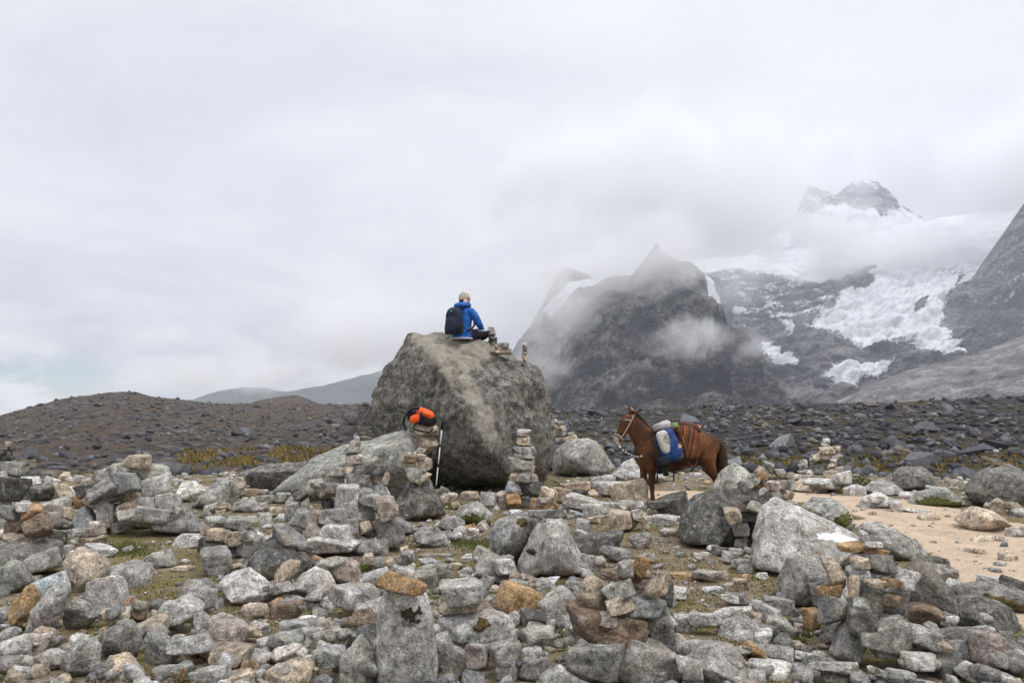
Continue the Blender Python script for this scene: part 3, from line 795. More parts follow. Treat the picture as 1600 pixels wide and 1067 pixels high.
B('p', [(586, 1075), (590, 1000), (593, 945), (603, 914), (640, 918), (668, 932), (678, 975), (686, 1030), (684, 1075)], 1090, 'tall pale slab standing upright with black moss and orange cap stone', T=0.30, lichen=0.18, p=90, rough=0.03, front=[(592, 1070, 0.12), (682, 1070, 0.12), (604, 922, 0.09), (664, 938, 0.09), (677, 985, 0.12), (595, 975, 0.12)])
B('l', [(684, 960), (730, 950), (772, 947), (800, 962), (808, 1000), (796, 1030), (750, 1025), (700, 1000)], 1032, 'layered grey boulder right of the tall pale slab', T=0.6, lichen=0.5, strata=0.015)
B('g', [(1070, 1075), (1078, 1025), (1096, 1005), (1140, 1002), (1160, 1030), (1184, 1075)], 1075, 'ribbed grey boulder at the bottom right of the front cairn', T=0.55, lichen=0.4)
B('p', [(1121, 998), (1132, 974), (1164, 959), (1190, 982), (1172, 1000), (1150, 1003)], 1002, 'pale angular rock right of the front cairn', T=0.45, lichen=0.25)
B('g', [(1280, 1005), (1283, 975), (1300, 955), (1318, 970), (1332, 1000), (1318, 1010)], 1010, 'tall rust-spotted rock at the foot of the stone pyramid', lichen=0.4)
B('d', [(58, 1075), (30, 1040), (0, 1035), (-20, 1050), (-20, 1080)], 1075, 'rough grey rock in the bottom left corner', lichen=0.6)
B('t', [(104, 905), (108, 868), (125, 853), (152, 858), (170, 880), (168, 905), (140, 928), (115, 925)], 927, 'large pale tan rock in front of the left pile', T=0.55, lichen=0.15)
B('g', [(42, 995), (55, 950), (80, 915), (102, 905), (110, 918), (98, 955), (70, 998), (48, 1000)], 998, 'long leaning grey stone on the left pile', T=0.3, lichen=0.3)
B('o', [(10, 985), (12, 955), (40, 916), (50, 912), (62, 928), (56, 965), (45, 985), (20, 988)], 988, 'jagged rusty orange rock on the left pile', T=0.28, lichen=0.2, rough=0.06)
B('g', [(98, 975), (104, 945), (118, 932), (140, 942), (154, 962), (132, 985), (105, 984)], 986, 'mottled dark and white block beside the leaning grey stone', lichen=0.55)
B('d', [(154, 1010), (160, 985), (180, 976), (205, 978), (224, 1000), (215, 1030), (175, 1032)], 1032, 'dark rounded rock in the left foreground', lichen=0.6)
B('n', [(95, 1045), (100, 1020), (125, 995), (145, 990), (158, 1010), (155, 1055), (110, 1060)], 1062, 'olive grey rock left of the dark rounded rock', lichen=0.4)
B('t', [(150, 1085), (158, 1040), (170, 1025), (190, 1022), (225, 1050), (230, 1085)], 1080, 'pale beige rock at the bottom, below the dark rounded rock', lichen=0.15)
B('g', [(222, 1012), (230, 988), (250, 985), (272, 1002), (282, 1022), (265, 1042), (240, 1040)], 1042, 'square green-flecked rock right of the dark rounded rock', lichen=0.5)
B('g', [(273, 950), (285, 920), (300, 903), (325, 918), (342, 948), (335, 958), (285, 960)], 958, 'broad lichened rock in the left turf', lichen=0.5, T=0.45)
B('g', [(302, 955), (315, 952), (340, 975), (362, 1005), (355, 1014), (330, 1000), (312, 985)], 1012, 'black and white slab lying aslant in the left turf', lichen=0.5, T=0.3)
B('n', [(528, 1085), (530, 1030), (548, 1005), (562, 990), (580, 1010), (592, 1040), (592, 1085)], 1080, 'pointed greenish rock left of the tall pale slab', lichen=0.2, T=0.3)
B('t', [(410, 1085), (412, 1050), (440, 1038), (468, 1038), (495, 1025), (497, 1050), (488, 1085)], 1080, 'broad flat tan rock at the bottom of the picture', lichen=0.08, T=0.5)
B('p', [(422, 1030), (430, 1012), (452, 1005), (474, 1004), (476, 1028), (450, 1036), (428, 1036)], 1036, 'pale speckled rock above the broad tan rock', lichen=0.35)
# ------------------------------------------------------------------ cairns: each a thing, its stones the parts
def cairn(stones, base, label, d=None, back=0.25, depth_ratio=None):
    """stones as (cx, cy, w, h, tilt, colour) in photograph pixels; base = picture row of the foot"""
    stones = sorted(stones, key=lambda e: -(e[1] + e[3] / 2))
    cx = sum(e[0] for e in stones) / len(stones)
    d0 = ground_depth(cx, base) + 0.12 if d is None else d
    low = max(e[1] + e[3] / 2 for e in stones)
    foot = P(cx, low, d0)
    root = empty('cairn', foot)
    bpy.context.view_layer.update()
    tag(root, label, 'cairn')
    for e in stones:
        up = (low - (e[1] + e[3] / 2)) * d0 / F
        px_stone('stone', e, d0 + back * up + (e[6] if len(e) > 6 else 0.0), root, depth_ratio)
    return root
C_WALL = [(248, 825, 55, 22, -8, 'g'), (222, 812, 62, 26, -8, 'l'), (222, 801, 54, 22, -3, 'b'), (164, 808, 32, 38, 15, 'g'), (135, 808, 28, 46, 35, 'a'), (237, 788, 34, 24, 10, 'g'), (160, 780, 44, 28, -28, 'k'), (203, 776, 42, 26, 28, 't'),
          (246, 762, 50, 38, 0, 'l'), (206, 752, 38, 38, 15, 'a'), (174, 764, 24, 46, -62, 'l'), (148, 764, 34, 20, 12, 'd'), (170, 743, 50, 22, 12, 'g'), (198, 732, 34, 20, 0, 'n'), (240, 738, 52, 20, -14, 'n'), (225, 720, 46, 22, 0, 't'), (272, 800, 36, 36, -20, 'g'),
          (118, 800, 20, 22, 10, 't'), (270, 780, 30, 22, 0, 'l'), (190, 822, 30, 20, 0, 'g'), (180, 800, 30, 40, 0, 'd', 0.3), (225, 775, 50, 40, 0, 'd', 0.65), (200, 795, 60, 44, 0, 'g', 0.7)]
cairn(C_WALL, 836, 'wide dry-stone heap left of the turf clearing', back=0.35)
cairn([(146, 845, 34, 15, 0, 't'), (148, 830, 23, 17, 10, 'k'), (147, 818, 14, 7, 0, 'p')], 855, 'three-stone stack on the turf below the wide stone heap')
C_MID = [(532, 832, 48, 33, 0, 'l'), (555, 832, 20, 30, 0, 'g'), (492, 842, 36, 42, -30, 'k'), (530, 850, 80, 24, 0, 'p'), (582, 856, 46, 30, -5, 'g'), (572, 836, 22, 16, 20, 't'), (572, 822, 28, 18, 0, 'd'), (530, 802, 46, 27, 0, 'g'), (552, 800, 22, 30, 0, 'g'),
         (497, 812, 30, 36, -30, 't'), (475, 808, 34, 26, 0, 'g'), (524, 781, 36, 18, 0, 'n'), (548, 776, 36, 38, 0, 'p'), (586, 794, 36, 20, -22, 'a'), (578, 778, 22, 16, -10, 'g'), (562, 788, 20, 16, 25, 'b'), (604, 792, 28, 34, 0, 'k'), (611, 800, 20, 22, 0, 'k'),
         (578, 806, 24, 14, -15, 'l'), (511, 770, 20, 19, 0, 't'), (595, 764, 24, 22, -50, 'a'), (522, 754, 30, 20, 0, 'n'), (561, 754, 48, 26, -15, 'g'), (594, 748, 26, 18, 0, 't'), (497, 755, 20, 16, 10, 'l'), (531, 738, 23, 18, 0, 'n'), (521, 742, 16, 12, 0, 't'), (549, 734, 14, 12, 0, 't'),
         (568, 732, 38, 30, 0, 'n'), (595, 733, 24, 16, 0, 'd'), (462, 824, 26, 20, -15, 'p'), (456, 790, 22, 34, 0, 'n'), (470, 775, 24, 18, 20, 'd'), (540, 805, 70, 50, 0, 'd', 0.7), (562, 765, 44, 36, 0, 'g', 0.7)]
cairn(C_MID, 868, 'broad central stone heap rising to a pointed stack', back=0.45)
cairn([(553, 716, 24, 16, 0, 'k'), (569, 715, 14, 8, -20, 'p'), (554, 705, 26, 12, 0, 'n'), (555, 694, 16, 11, 0, 'k'), (557, 685, 9, 8, 0, 'p')], 868, 'slim five-stone stack crowning the broad central heap', d=ground_depth(555, 868) + 0.47, back=0.05)
cairn([(652, 740, 30, 22, 0, 'g'), (658, 745, 26, 18, -15, 't'), (652, 727, 44, 22, 6, 't'), (644, 717, 24, 10, 0, 'b'), (641, 710, 9, 8, 0, 't'), (649, 710, 9, 10, 0, 'p'), (658, 705, 13, 9, -8, 'n'), (660, 712, 13, 9, 0, 't')], 745, 'stone stack on the pointed rock by the trekking pole', d=ground_depth(655, 815) + 0.32, back=0.05)
C_TALL = [(830, 762, 34, 22, 0, 'd'), (802, 779, 22, 20, 0, 'o'), (803, 763, 24, 20, -20, 'a'), (816, 780, 22, 20, 0, 'n'), (785, 782, 20, 24, 20, 'k'), (770, 798, 24, 26, 0, 'l'), (820, 745, 24, 12, -5, 'g'), (808, 745, 26, 14, 12, 't'), (833, 748, 14, 14, 10, 't'), (824, 736, 24, 12, 15, 't'),
          (814, 726, 36, 18, -8, 'n'), (820, 713, 28, 9, 0, 'g'), (819, 704, 28, 13, 0, 'l'), (832, 706, 10, 10, 0, 'g'), (818, 694, 22, 7, -5, 't'), (818, 687, 20, 8, 0, 't'), (817, 680, 20, 6, 0, 'g'), (819, 674, 20, 7, 0, 'l')]
cairn(C_TALL, 795, 'tall slender cairn standing before the great boulder', back=0.05)
C_FRONT = [(930, 1022, 80, 56, -8, 'n'), (1010, 1036, 92, 62, -20, 'g'), (1035, 985, 44, 66, 20, 'g', 0.15), (947, 977, 118, 48, -6, 'b'), (926, 928, 46, 46, 38, 't'), (945, 958, 25, 18, 0, 'k'), (962, 936, 38, 28, 18, 't'), (1002, 947, 58, 32, -5, 'a'), (1002, 919, 46, 28, 0, 'k'), (962, 917, 42, 26, 22, 'n'),
           (1022, 905, 22, 40, -35, 't'), (1038, 926, 26, 34, -15, 'd'), (978, 900, 72, 14, -2, 'b'), (972, 880, 22, 24, 0, 'g'), (984, 886, 24, 18, 0, 'k'), (996, 879, 22, 32, -30, 'o'), (985, 995, 70, 40, 0, 'd', 0.32), (990, 945, 44, 44, 0, 'g', 0.34)]
cairn(C_FRONT, 1075, 'large front cairn of tan and brown stones on a wide slab', back=0.25)
C_PYR = [(1330, 990, 40, 60, -25, 'g'), (1362, 1002, 60, 30, -5, 'n'), (1430, 1012, 54, 38, 0, 'g'), (1405, 1018, 34, 20, 12, 'o'), (1462, 1036, 54, 36, 0, 'd'), (1500, 1020, 26, 50, -30, 'g'), (1376, 985, 60, 42, 20, 'g'), (1425, 985, 46, 30, -15, 'l'), (1448, 998, 46, 24, -35, 't'), (1370, 962, 40, 24, 0, 'l'),
         (1332, 962, 38, 36, 0, 'd'), (1355, 942, 46, 34, 0, 'n'), (1398, 945, 44, 38, -10, 'g'), (1332, 940, 24, 24, 20, 'n'), (1300, 952, 30, 40, 0, 'g'), (1378, 928, 26, 16, 0, 'b'), (1352, 922, 30, 10, 0, 't'), (1345, 908, 36, 40, 10, 'a'), (1326, 912, 16, 34, -5, 't'), (1402, 916, 22, 16, 0, 'l'), (1374, 912, 26, 14, 0, 'o'),
         (1305, 895, 22, 46, 30, 't'), (1298, 923, 34, 18, 15, 'o'), (1365, 880, 56, 28, -8, 'g'), (1408, 900, 26, 56, -45, 'p'), (1328, 873, 24, 18, 10, 't'), (1365, 862, 40, 14, -5, 'o'), (1338, 855, 48, 12, 3, 'o'), (1356, 847, 22, 10, 0, 'p'), (1349, 838, 14, 16, 0, 'p'),
         (1362, 965, 80, 50, 0, 'd', 0.5), (1368, 915, 50, 44, 0, 'd', 0.45), (1395, 1005, 100, 40, 0, 'd', 0.5)]
cairn(C_PYR, 1050, 'stone pyramid with an orange plate near its top, right foreground', back=0.4)
C_RIDGE = [(1200, 790, 40, 18, -12, 'k'), (1165, 772, 36, 22, 0, 'n'), (1155, 792, 26, 20, 10, 'g'), (1174, 790, 28, 16, -25, 'n'), (1137, 803, 24, 22, 0, 't'), (1162, 808, 34, 14, 0, 'd'), (1158, 826, 20, 26, 0, 'g'), (1222, 770, 28, 20, -20, 't'), (1203, 756, 24, 13, 0, 'k'), (1182, 757, 22, 22, -30, 'o'), (1165, 752, 28, 22, 20, 'n'), (1232, 752, 18, 20, 0, 'l'), (1217, 754, 16, 14, 0, 'k'),
           (1184, 742, 16, 12, 0, 'o'), (1203, 747, 22, 8, 0, 'd'), (1218, 740, 16, 14, 0, 'l'), (1190, 736, 16, 14, -35, 'n'), (1200, 730, 20, 14, -30, 'n'), (1180, 735, 14, 10, 15, 't'), (1222, 736, 24, 10, -8, 't'), (1200, 770, 70, 40, 0, 'g', 0.3)]
cairn(C_RIDGE, 812, 'jumble of small stones piled on the right slab ridge', d=ground_depth(1190, 880) + 0.75, back=0.15)
cairn([(846, 806, 40, 12, 3, 'g'), (862, 812, 38, 12, 6, 'd'), (852, 790, 44, 20, -8, 'o'), (857, 772, 30, 20, -12, 't'), (848, 780, 22, 12, 0, 'k')], 806, 'flat rusty stones stacked on the cracked block', d=ground_depth(850, 904) + 0.42, back=0.05)
cairn([(978, 818, 34, 20, -8, 'n'), (1004, 812, 16, 26, 10, 't'), (982, 803, 22, 10, 0, 't'), (995, 808, 16, 10, 0, 't'), (992, 800, 16, 14, 20, 'l'), (998, 790, 16, 12, 0, 'p'), (978, 793, 22, 14, 0, 'g'), (965, 808, 34, 30, 10, 't')], 830, 'little heap of pale stones below the front hoof of the mule')
cairn([(1160, 915, 18, 14, 0, 'b'), (1150, 913, 14, 12, 0, 'b'), (1164, 904, 16, 12, 20, 'o'), (1152, 902, 20, 6, 0, 't')], 925, 'tiny heap of reddish stones on the bare turf at right')
cairn([(628, 906, 62, 24, -16, 'o'), (645, 918, 36, 22, -20, 'o'), (632, 888, 40, 20, -10, 'p'), (628, 873, 26, 10, 0, 'g'), (640, 866, 16, 18, 0, 'g'), (632, 860, 14, 14, 0, 't')], 930, 'orange capped stone stack balanced on the tall pale slab', d=ground_depth(640, 1075) + 0.09, back=0.0)
cairn([(722, 918, 70, 34, 8, 'l'), (722, 943, 74, 24, 10, 't'), (752, 920, 24, 50, -30, 'n')], 950, 'two overlapping pale blocks lying on the layered boulder', d=ground_depth(730, 1032) + 0.25, back=0.1)
# far little cairns
cairn([(1290, 716, 44, 12, 0, 'k'), (1275, 712, 18, 10, 20, 't'), (1300, 708, 26, 10, -10, 'g'), (1288, 704, 22, 12, 0, 't'), (1302, 702, 16, 8, 0, 't'), (1290, 696, 12, 8, 0, 'p'), (1291, 689, 10, 8, 0, 'p')], 742, 'pointed cairn on the dark rocks beyond the trail start')
cairn([(1300, 752, 36, 10, 0, 't'), (1318, 746, 20, 14, 0, 'p'), (1298, 742, 22, 12, 0, 't'), (1306, 734, 22, 10, 0, 'k'), (1298, 728, 14, 8, 0, 't'), (1302, 722, 9, 8, 0, 'p')], 758, 'cairn of tan stones beside the green cushion plant')
cairn([(1254, 744, 28, 10, 0, 'l'), (1258, 736, 20, 8, 0, 'p'), (1254, 729, 14, 8, 0, 'g'), (1256, 722, 9, 8, 0, 'p')], 752, 'short pale stack left of the tan stone cairn')
cairn([(1555, 724, 22, 6, 0, 'b'), (1553, 718, 17, 7, 0, 'g'), (1556, 711, 15, 5, 0, 'b'), (1556, 705, 12, 4, 0, 'd'), (1556, 702, 8, 4, 0, 'p')], 724, 'dark little stack on the big rounded boulder at right', d=ground_depth(1560, 797) + 0.45, back=0.0)
cairn([(874, 686, 14, 9, 0, 'g'), (890, 684, 18, 9, 0, 't'), (878, 678, 13, 9, 0, 'l'), (868, 676, 10, 10, 0, 't'), (892, 677, 12, 6, 0, 'g'), (873, 668, 13, 8, 0, 't'), (866, 660, 9, 11, 0, 'p'), (874, 658, 10, 6, 0, 'g'), (880, 672, 10, 9, 20, 'p')], 690, 'heap of small stones right of the great boulder', d=ground_depth(890, 744) + 0.6, back=0.1)
cairn([(12, 704, 24, 10, 0, 'd'), (13, 697, 18, 8, 0, 'd'), (13, 690, 8, 6, 0, 't'), (8, 714, 26, 16, 0, 'd'), (16, 728, 40, 24, -20, 'n'), (4, 744, 34, 18, 0, 'l'), (12, 765, 70, 34, 0, 'd'), (6, 786, 24, 14, 0, 'l'), (14, 812, 80, 44, 0, 'n')], 836, 'dark-topped stack at the far left edge')
cairn([(36, 820, 40, 42, -10, 'b'), (58, 800, 22, 26, -30, 'o'), (70, 818, 44, 32, 20, 'b'), (42, 840, 56, 16, -6, 't'), (50, 792, 24, 14, 0, 'p'), (28, 800, 30, 26, 0, 'g')], 850, 'brown and orange stones piled on the big left flat rock', d=ground_depth(40, 896) + 0.42, back=0.1)
cairn([(352, 834, 40, 18, 0, 't'), (378, 836, 36, 22, 5, 't'), (335, 825, 36, 14, 8, 't'), (355, 818, 36, 14, 0, 'n'), (384, 815, 46, 16, -6, 'n'), (345, 808, 34, 8, 0, 'n'), (392, 833, 30, 18, 0, 'g'), (345, 803, 16, 12, 20, 't'), (345, 852, 60, 30, 0, 'd'), (385, 855, 44, 34, 0, 'g'), (330, 812, 18, 8, 0, 'o')], 872, 'low heap of orange-tan stones on a dark block, centre left', back=0.3)
cairn([(364, 744, 10, 7, 0, 'p'), (363, 739, 8, 5, 0, 't'), (363, 748, 12, 6, 0, 'k')], 775, 'tiny stack on the lichened rock left of the long rock wall', d=15.0, back=0.0)
B('n', [(303, 792), (322, 765), (345, 748), (362, 749), (368, 770), (360, 795), (325, 798)], 796, 'green lichened sloping rock left of the long rock wall', T=0.8, lichen=0.5)
B('p', [(276, 770), (285, 752), (305, 750), (322, 765), (310, 785), (285, 782)], 785, 'whitish rock behind the wide stone heap', T=0.7, lichen=0.2)
B('l', [(362, 797), (366, 785), (382, 779), (402, 784), (408, 796), (400, 802), (368, 801)], 801, 'rounded light rock in front of the long rock wall', lichen=0.3)
B('n', [(448, 800), (450, 778), (462, 768), (482, 775), (486, 800), (465, 806)], 806, 'green lichened block at left of the central heap', lichen=0.5)
B('g', [(425, 833), (432, 815), (446, 818), (470, 838), (492, 855), (484, 865), (455, 858), (430, 845)], 880, 'long tilted lichened stone resting on the dark slab', d=ground_depth(440, 908) + 0.35, T=0.35, lichen=0.5)
B('n', [(480, 900), (500, 875), (528, 868), (538, 876), (520, 890), (492, 905)], 905, 'light oblong stone leaning across the pinkish rock', d=ground_depth(510, 925) + 0.2, T=0.25, lichen=0.3)
B('k', [(508, 892), (516, 872), (540, 868), (562, 880), (565, 900), (550, 914), (520, 912)], 914, 'pinkish rounded rock below the central heap', lichen=0.2)
B('t', [(424, 912), (440, 880), (455, 873), (470, 876), (466, 892), (446, 916), (432, 924)], 924, 'long tan stone standing between two dark rocks', d=ground_depth(446, 930), T=0.3, lichen=0.3)

# ------------------------------------------------------------------ loose rocks one can pick out
LOOSE = [
 (250, 874, 48, 26, -5, 'n'), (287, 888, 32, 10, -5, 't'), (205, 900, 60, 36, -10, 'g'), (165, 935, 50, 60, 20, 'l'), (205, 958, 40, 30, 0, 'b'), (240, 985, 46, 36, 30, 't'), (180, 972, 36, 20, 0, 't'), (60, 1010, 34, 36, 0, 'k'), (18, 1020, 50, 48, 0, 'l'), (72, 1005, 44, 20, -10, 'g'), (75, 1035, 44, 26, 12, 't'),
 (75, 882, 60, 30, 12, 'g'), (15, 905, 50, 44, 30, 'n'), (268, 960, 40, 46, -20, 'n'), (340, 880, 50, 40, 0, 'g'), (398, 955, 32, 20, -8, 't'), (448, 955, 50, 26, 15, 'b'), (440, 935, 36, 18, 10, 'g'), (490, 942, 24, 20, 0, 'k'), (512, 930, 26, 20, 30, 'k'), (405, 982, 30, 22, 0, 'l'), (370, 990, 20, 20, 0, 'g'), (388, 1000, 36, 14, 0, 't'),
 (328, 1017, 24, 28, 0, 'o'), (300, 1030, 60, 26, 5, 'l'), (345, 1040, 26, 12, 0, 'p'), (360, 1045, 60, 22, 0, 't'), (392, 1032, 60, 26, -8, 'g'), (375, 1060, 50, 24, 8, 't'), (330, 1060, 50, 24, 0, 'l'), (265, 1055, 44, 24, 0, 'g'), (460, 985, 44, 26, 0, 'g'), (490, 996, 44, 18, 8, 'l'), (480, 972, 24, 16, 0, 'p'), (515, 985, 40, 20, 0, 'g'), (412, 1020, 22, 18, 20, 'k'),
 (508, 1020, 30, 32, 0, 'l'), (515, 1050, 44, 26, 0, 'g'), (555, 950, 70, 36, -8, 'g'), (575, 952, 34, 28, 0, 'a'), (515, 1000, 44, 30, 20, 'n'), (568, 975, 44, 44, 40, 'b'), (545, 975, 30, 20, 0, 'n'), (632, 1018, 46, 18, 0, 'l'), (640, 1050, 76, 36, -3, 't'), (630, 1062, 50, 16, 0, 'k'), (700, 1000, 26, 40, 20, 'l'), (728, 1000, 40, 32, 0, 'k'), (760, 1020, 52, 22, 5, 'n'), (708, 1034, 44, 42, -40, 'n'), (745, 1048, 32, 36, 10, 'k'), (790, 1050, 50, 36, 0, 'g'), (690, 1058, 26, 16, 0, 't'),
 (813, 940, 62, 44, -18, 'o'), (840, 942, 20, 22, 20, 'p'), (870, 945, 50, 42, 15, 'l'), (845, 972, 72, 26, -3, 'd'), (838, 1000, 56, 32, 0, 'n'), (870, 1040, 60, 50, 35, 'n'), (835, 1045, 40, 40, 0, 'g'), (798, 1045, 36, 38, 0, 'l'), (895, 915, 26, 14, 0, 'g'), (862, 908, 24, 12, 0, 'p'), (788, 905, 34, 22, 0, 'p'), (802, 918, 40, 20, 0, 'l'), (770, 895, 50, 36, -20, 'g'), (780, 880, 40, 30, 0, 'g'), (900, 985, 40, 40, 0, 'g'),
 (710, 840, 20, 14, 0, 'p'), (740, 832, 18, 14, 0, 'p'), (748, 840, 18, 14, 0, 't'), (735, 822, 18, 10, 10, 'o'), (700, 780, 22, 16, 0, 't'), (712, 790, 14, 12, 0, 't'), (735, 770, 26, 14, 8, 't'), (765, 785, 24, 20, 0, 'l'), (755, 815, 18, 14, 0, 'l'), (690, 770, 24, 10, 0, 't'),
 (880, 775, 30, 22, -15, 't'), (905, 770, 26, 12, 0, 'd'), (915, 790, 60, 20, -10, 'l'), (895, 790, 26, 18, 0, 't'), (940, 752, 40, 18, 15, 'l'), (955, 765, 50, 24, 0, 'p'), (925, 800, 30, 24, 0, 'l'), (950, 795, 40, 22, 10, 'p'), (985, 770, 50, 44, 0, 't'), (930, 812, 24, 12, 0, 't'), (975, 785, 24, 16, 0, 'l'), (910, 820, 26, 20, 0, 'g'), (900, 760, 40, 16, 0, 't'),
 (935, 850, 80, 30, 4, 'd'), (1002, 845, 34, 24, 10, 'l'), (962, 868, 44, 22, -6, 'g'), (922, 880, 36, 22, -15, 'g'), (1028, 800, 34, 12, 0, 'd'), (1050, 790, 50, 28, 18, 'd'), (1040, 812, 50, 16, 0, 'l'), (1010, 873, 26, 16, 0, 'g'), (908, 838, 30, 16, -20, 'l'), (1045, 832, 26, 12, 0, 'g'),
 (1072, 901, 46, 11, 0, 'o'), (1105, 905, 40, 12, 0, 'l'), (1140, 945, 26, 12, -10, 'l'), (1050, 928, 50, 20, 0, 'p'), (1115, 922, 30, 10, 5, 'p'), (1128, 965, 36, 18, 18, 'p'), (1065, 975, 30, 26, 0, 'l'), (1102, 982, 44, 24, 0, 'p'), (1150, 937, 36, 20, 0, 'g'), (1160, 955, 66, 12, 3, 'p'), (1200, 960, 30, 24, -20, 'g'), (1215, 948, 46, 28, -12, 'g'), (1218, 982, 50, 32, -15, 'l'), (1252, 960, 22, 14, 0, 'd'),
 (1250, 978, 36, 18, -10, 'd'), (1270, 990, 26, 30, 0, 'o'), (1248, 992, 14, 16, -20, 'k'), (1192, 1000, 30, 16, 10, 'p'), (1205, 1025, 60, 22, 0, 'g'), (1240, 1010, 34, 12, 5, 't'), (1180, 1030, 36, 14, -30, 'o'), (1262, 1032, 36, 14, -15, 'p'), (1210, 1052, 70, 26, -10, 'p'), (1300, 1048, 70, 22, 0, 'g'), (1300, 1062, 70, 18, 0, 'p'), (1345, 1030, 36, 10, -5, 'p'), (1360, 1045, 44, 14, -25, 'p'), (1395, 1040, 44, 12, -5, 'p'),
 (1440, 1060, 50, 20, 0, 'p'), (1392, 1062, 40, 14, 0, 'l'), (1535, 1030, 44, 40, 0, 'k'), (1520, 1062, 44, 22, -25, 'l'), (1565, 1058, 26, 18, 0, 't'), (1080, 1012, 36, 20, 0, 'l'), (1060, 1040, 44, 30, -20, 'l'), (1550, 930, 40, 16, -15, 'p'), (1585, 935, 44, 20, -20, 'd'), (1490, 910, 24, 10, -15, 'p'), (1470, 895, 44, 22, -8, 'g'), (1455, 880, 44, 18, 0, 'd'),
 (1365, 788, 26, 12, 0, 'p'), (1398, 792, 22, 16, 0, 'l'), (1430, 798, 40, 8, -3, 'p'), (1450, 808, 30, 10, 8, 't'), (1535, 843, 34, 8, 14, 't'), (1588, 832, 30, 16, 0, 'l'), (1590, 800, 26, 12, 0, 'p'), (1570, 795, 20, 10, -10, 't'), (1465, 770, 40, 20, 0, 'l'), (1505, 775, 30, 20, -20, 't'), (1420, 775, 30, 12, 5, 'p'), (1285, 760, 50, 20, 0, 'p'), (1318, 758, 28, 24, 0, 'p'), (1262, 760, 50, 16, 0, 't'), (1330, 765, 28, 16, 0, 'l'),
 (1090, 870, 14, 14, 0, 'p'), (1100, 868, 16, 10, 0, 'p'), (1142, 872, 24, 18, -10, 'l'), (1160, 885, 26, 20, 0, 'l'), (1180, 892, 18, 10, 0, 'p'), (1125, 862, 22, 14, 0, 'd'), (1148, 862, 22, 12, 0, 'g'), (1270, 930, 34, 40, 0, 'd'),
 (100, 770, 36, 18, 0, 'l'), (80, 752, 24, 14, -8, 'p'), (62, 745, 34, 16, 10, 'd'), (48, 752, 34, 14, 0, 'p'), (102, 745, 18, 12, 0, 't'), (125, 748, 14, 12, 0, 'l'), (140, 746, 14, 10, 0, 't'), (105, 785, 36, 20, 10, 'n'), (88, 790, 40, 18, 0, 'n'), (98, 768, 20, 30, 30, 't'), (60, 770, 60, 24, 0, 'd'), (130, 782, 20, 26, -40, 'o'), (85, 820, 40, 26, 0, 'g'), (110, 820, 30, 20, 0, 'l'), (85, 842, 40, 26, 0, 'd'), (120, 848, 20, 12, 0, 'l'), (155, 862, 50, 18, -10, 'l'),
 (418, 765, 20, 8, 0, 'l'), (415, 780, 30, 12, 0, 'g'), (440, 780, 24, 14, 0, 'n'), (350, 790, 24, 14, 10, 't'), (375, 768, 24, 14, -20, 't'), (395, 770, 26, 12, 0, 'b'), (405, 790, 20, 10, 0, 'l'), (330, 795, 24, 14, 15, 'l'), (425, 800, 30, 14, 0, 't'), (300, 845, 50, 20, 0, 'p'), (415, 812, 20, 20, 0, 'l'), (365, 765, 34, 22, 25, 't'),
 (618, 915, 30, 40, 0, 'd'), (592, 920, 40, 30, 0, 'l'), (570, 925, 26, 18, 0, 't'), (665, 895, 16, 24, -40, 'l'), (692, 890, 16, 14, 0, 't'), (712, 885, 20, 10, 0, 't'), (760, 885, 40, 24, -20, 'l'), (735, 872, 30, 10, 0, 'p'), (680, 868, 40, 8, -8, 'g'), (668, 880, 26, 12, 0, 'l'), (600, 885, 40, 24, 0, 't'), (575, 890, 20, 16, 0, 't'), (566, 912, 20, 20, 0, 'k'),
]
LOOSE.sort(key=lambda e: e[1] + e[3] / 2)
for e in LOOSE:
    yb = e[1] + e[3] / 2
    d = ground_depth(e[0], min(1080, yb)) + 0.35 * max(e[2], e[3]) * 0.8 / 160
    px_stone('rock', e, d)
print('fillers', len(FILL), 'rocks', len(ROCKS))
# ------------------------------------------------------------------ shape helpers for soft things
def tube(path, radii, lateral=(0, 1, 0), n=16, closed_tip=True):
    """loft of ellipses along path; radii = (half width along lateral, half height across it)"""
    path = np.array(path, float); L = np.array(lateral, float)
    V, Fc = [], []
    tang = np.gradient(path, axis=0)
    rings = []
    for i, p in enumerate(path):
        t_ = tang[i] / (np.linalg.norm(tang[i]) + 1e-9)
        s = L - t_ * (L @ t_); s /= (np.linalg.norm(s) + 1e-9)
        u = np.cross(t_, s)
        a, b_ = radii[i] if np.ndim(radii[i]) else (radii[i], radii[i])
        th = np.linspace(0, 2 * np.pi, n, endpoint=False)
        rings.append(p + np.outer(np.cos(th) * a, s) + np.outer(np.sin(th) * b_, u))
    V = np.concatenate(rings)
    m = len(path)
    for i in range(m - 1):
        for k in range(n):
            k2 = (k + 1) % n
            Fc.append((i * n + k, i * n + k2, (i + 1) * n + k2)); Fc.append((i * n + k, (i + 1) * n + k2, (i + 1) * n + k))
    e0, e1 = len(V), len(V) + 1
    V = np.concatenate([V, path[:1], path[-1:]])
    for k in range(n):
        k2 = (k + 1) % n
        Fc.append((e0, k2, k)); Fc.append((e1, (m - 1) * n + k, (m - 1) * n + k2))
    return V, np.array(Fc, dtype=np.int32)
def sbox(c, half, e=0.45, rot=(0, 0, 0), sub=4):
    """rounded box (super-ellipsoid)"""
    v, f = ico(sub)
    w = np.sign(v) * np.abs(v) ** e
    w = w / np.max(np.abs(w), axis=0) * np.array(half)
    return w @ np.array(Euler(rot).to_matrix()).T + np.array(c), f
def join(parts):
    V, Fc, n0 = [], [], 0
    for v, f in parts:
        V.append(np.asarray(v)); Fc.append(np.asarray(f) + n0); n0 += len(v)
    return np.concatenate(V), np.concatenate(Fc)
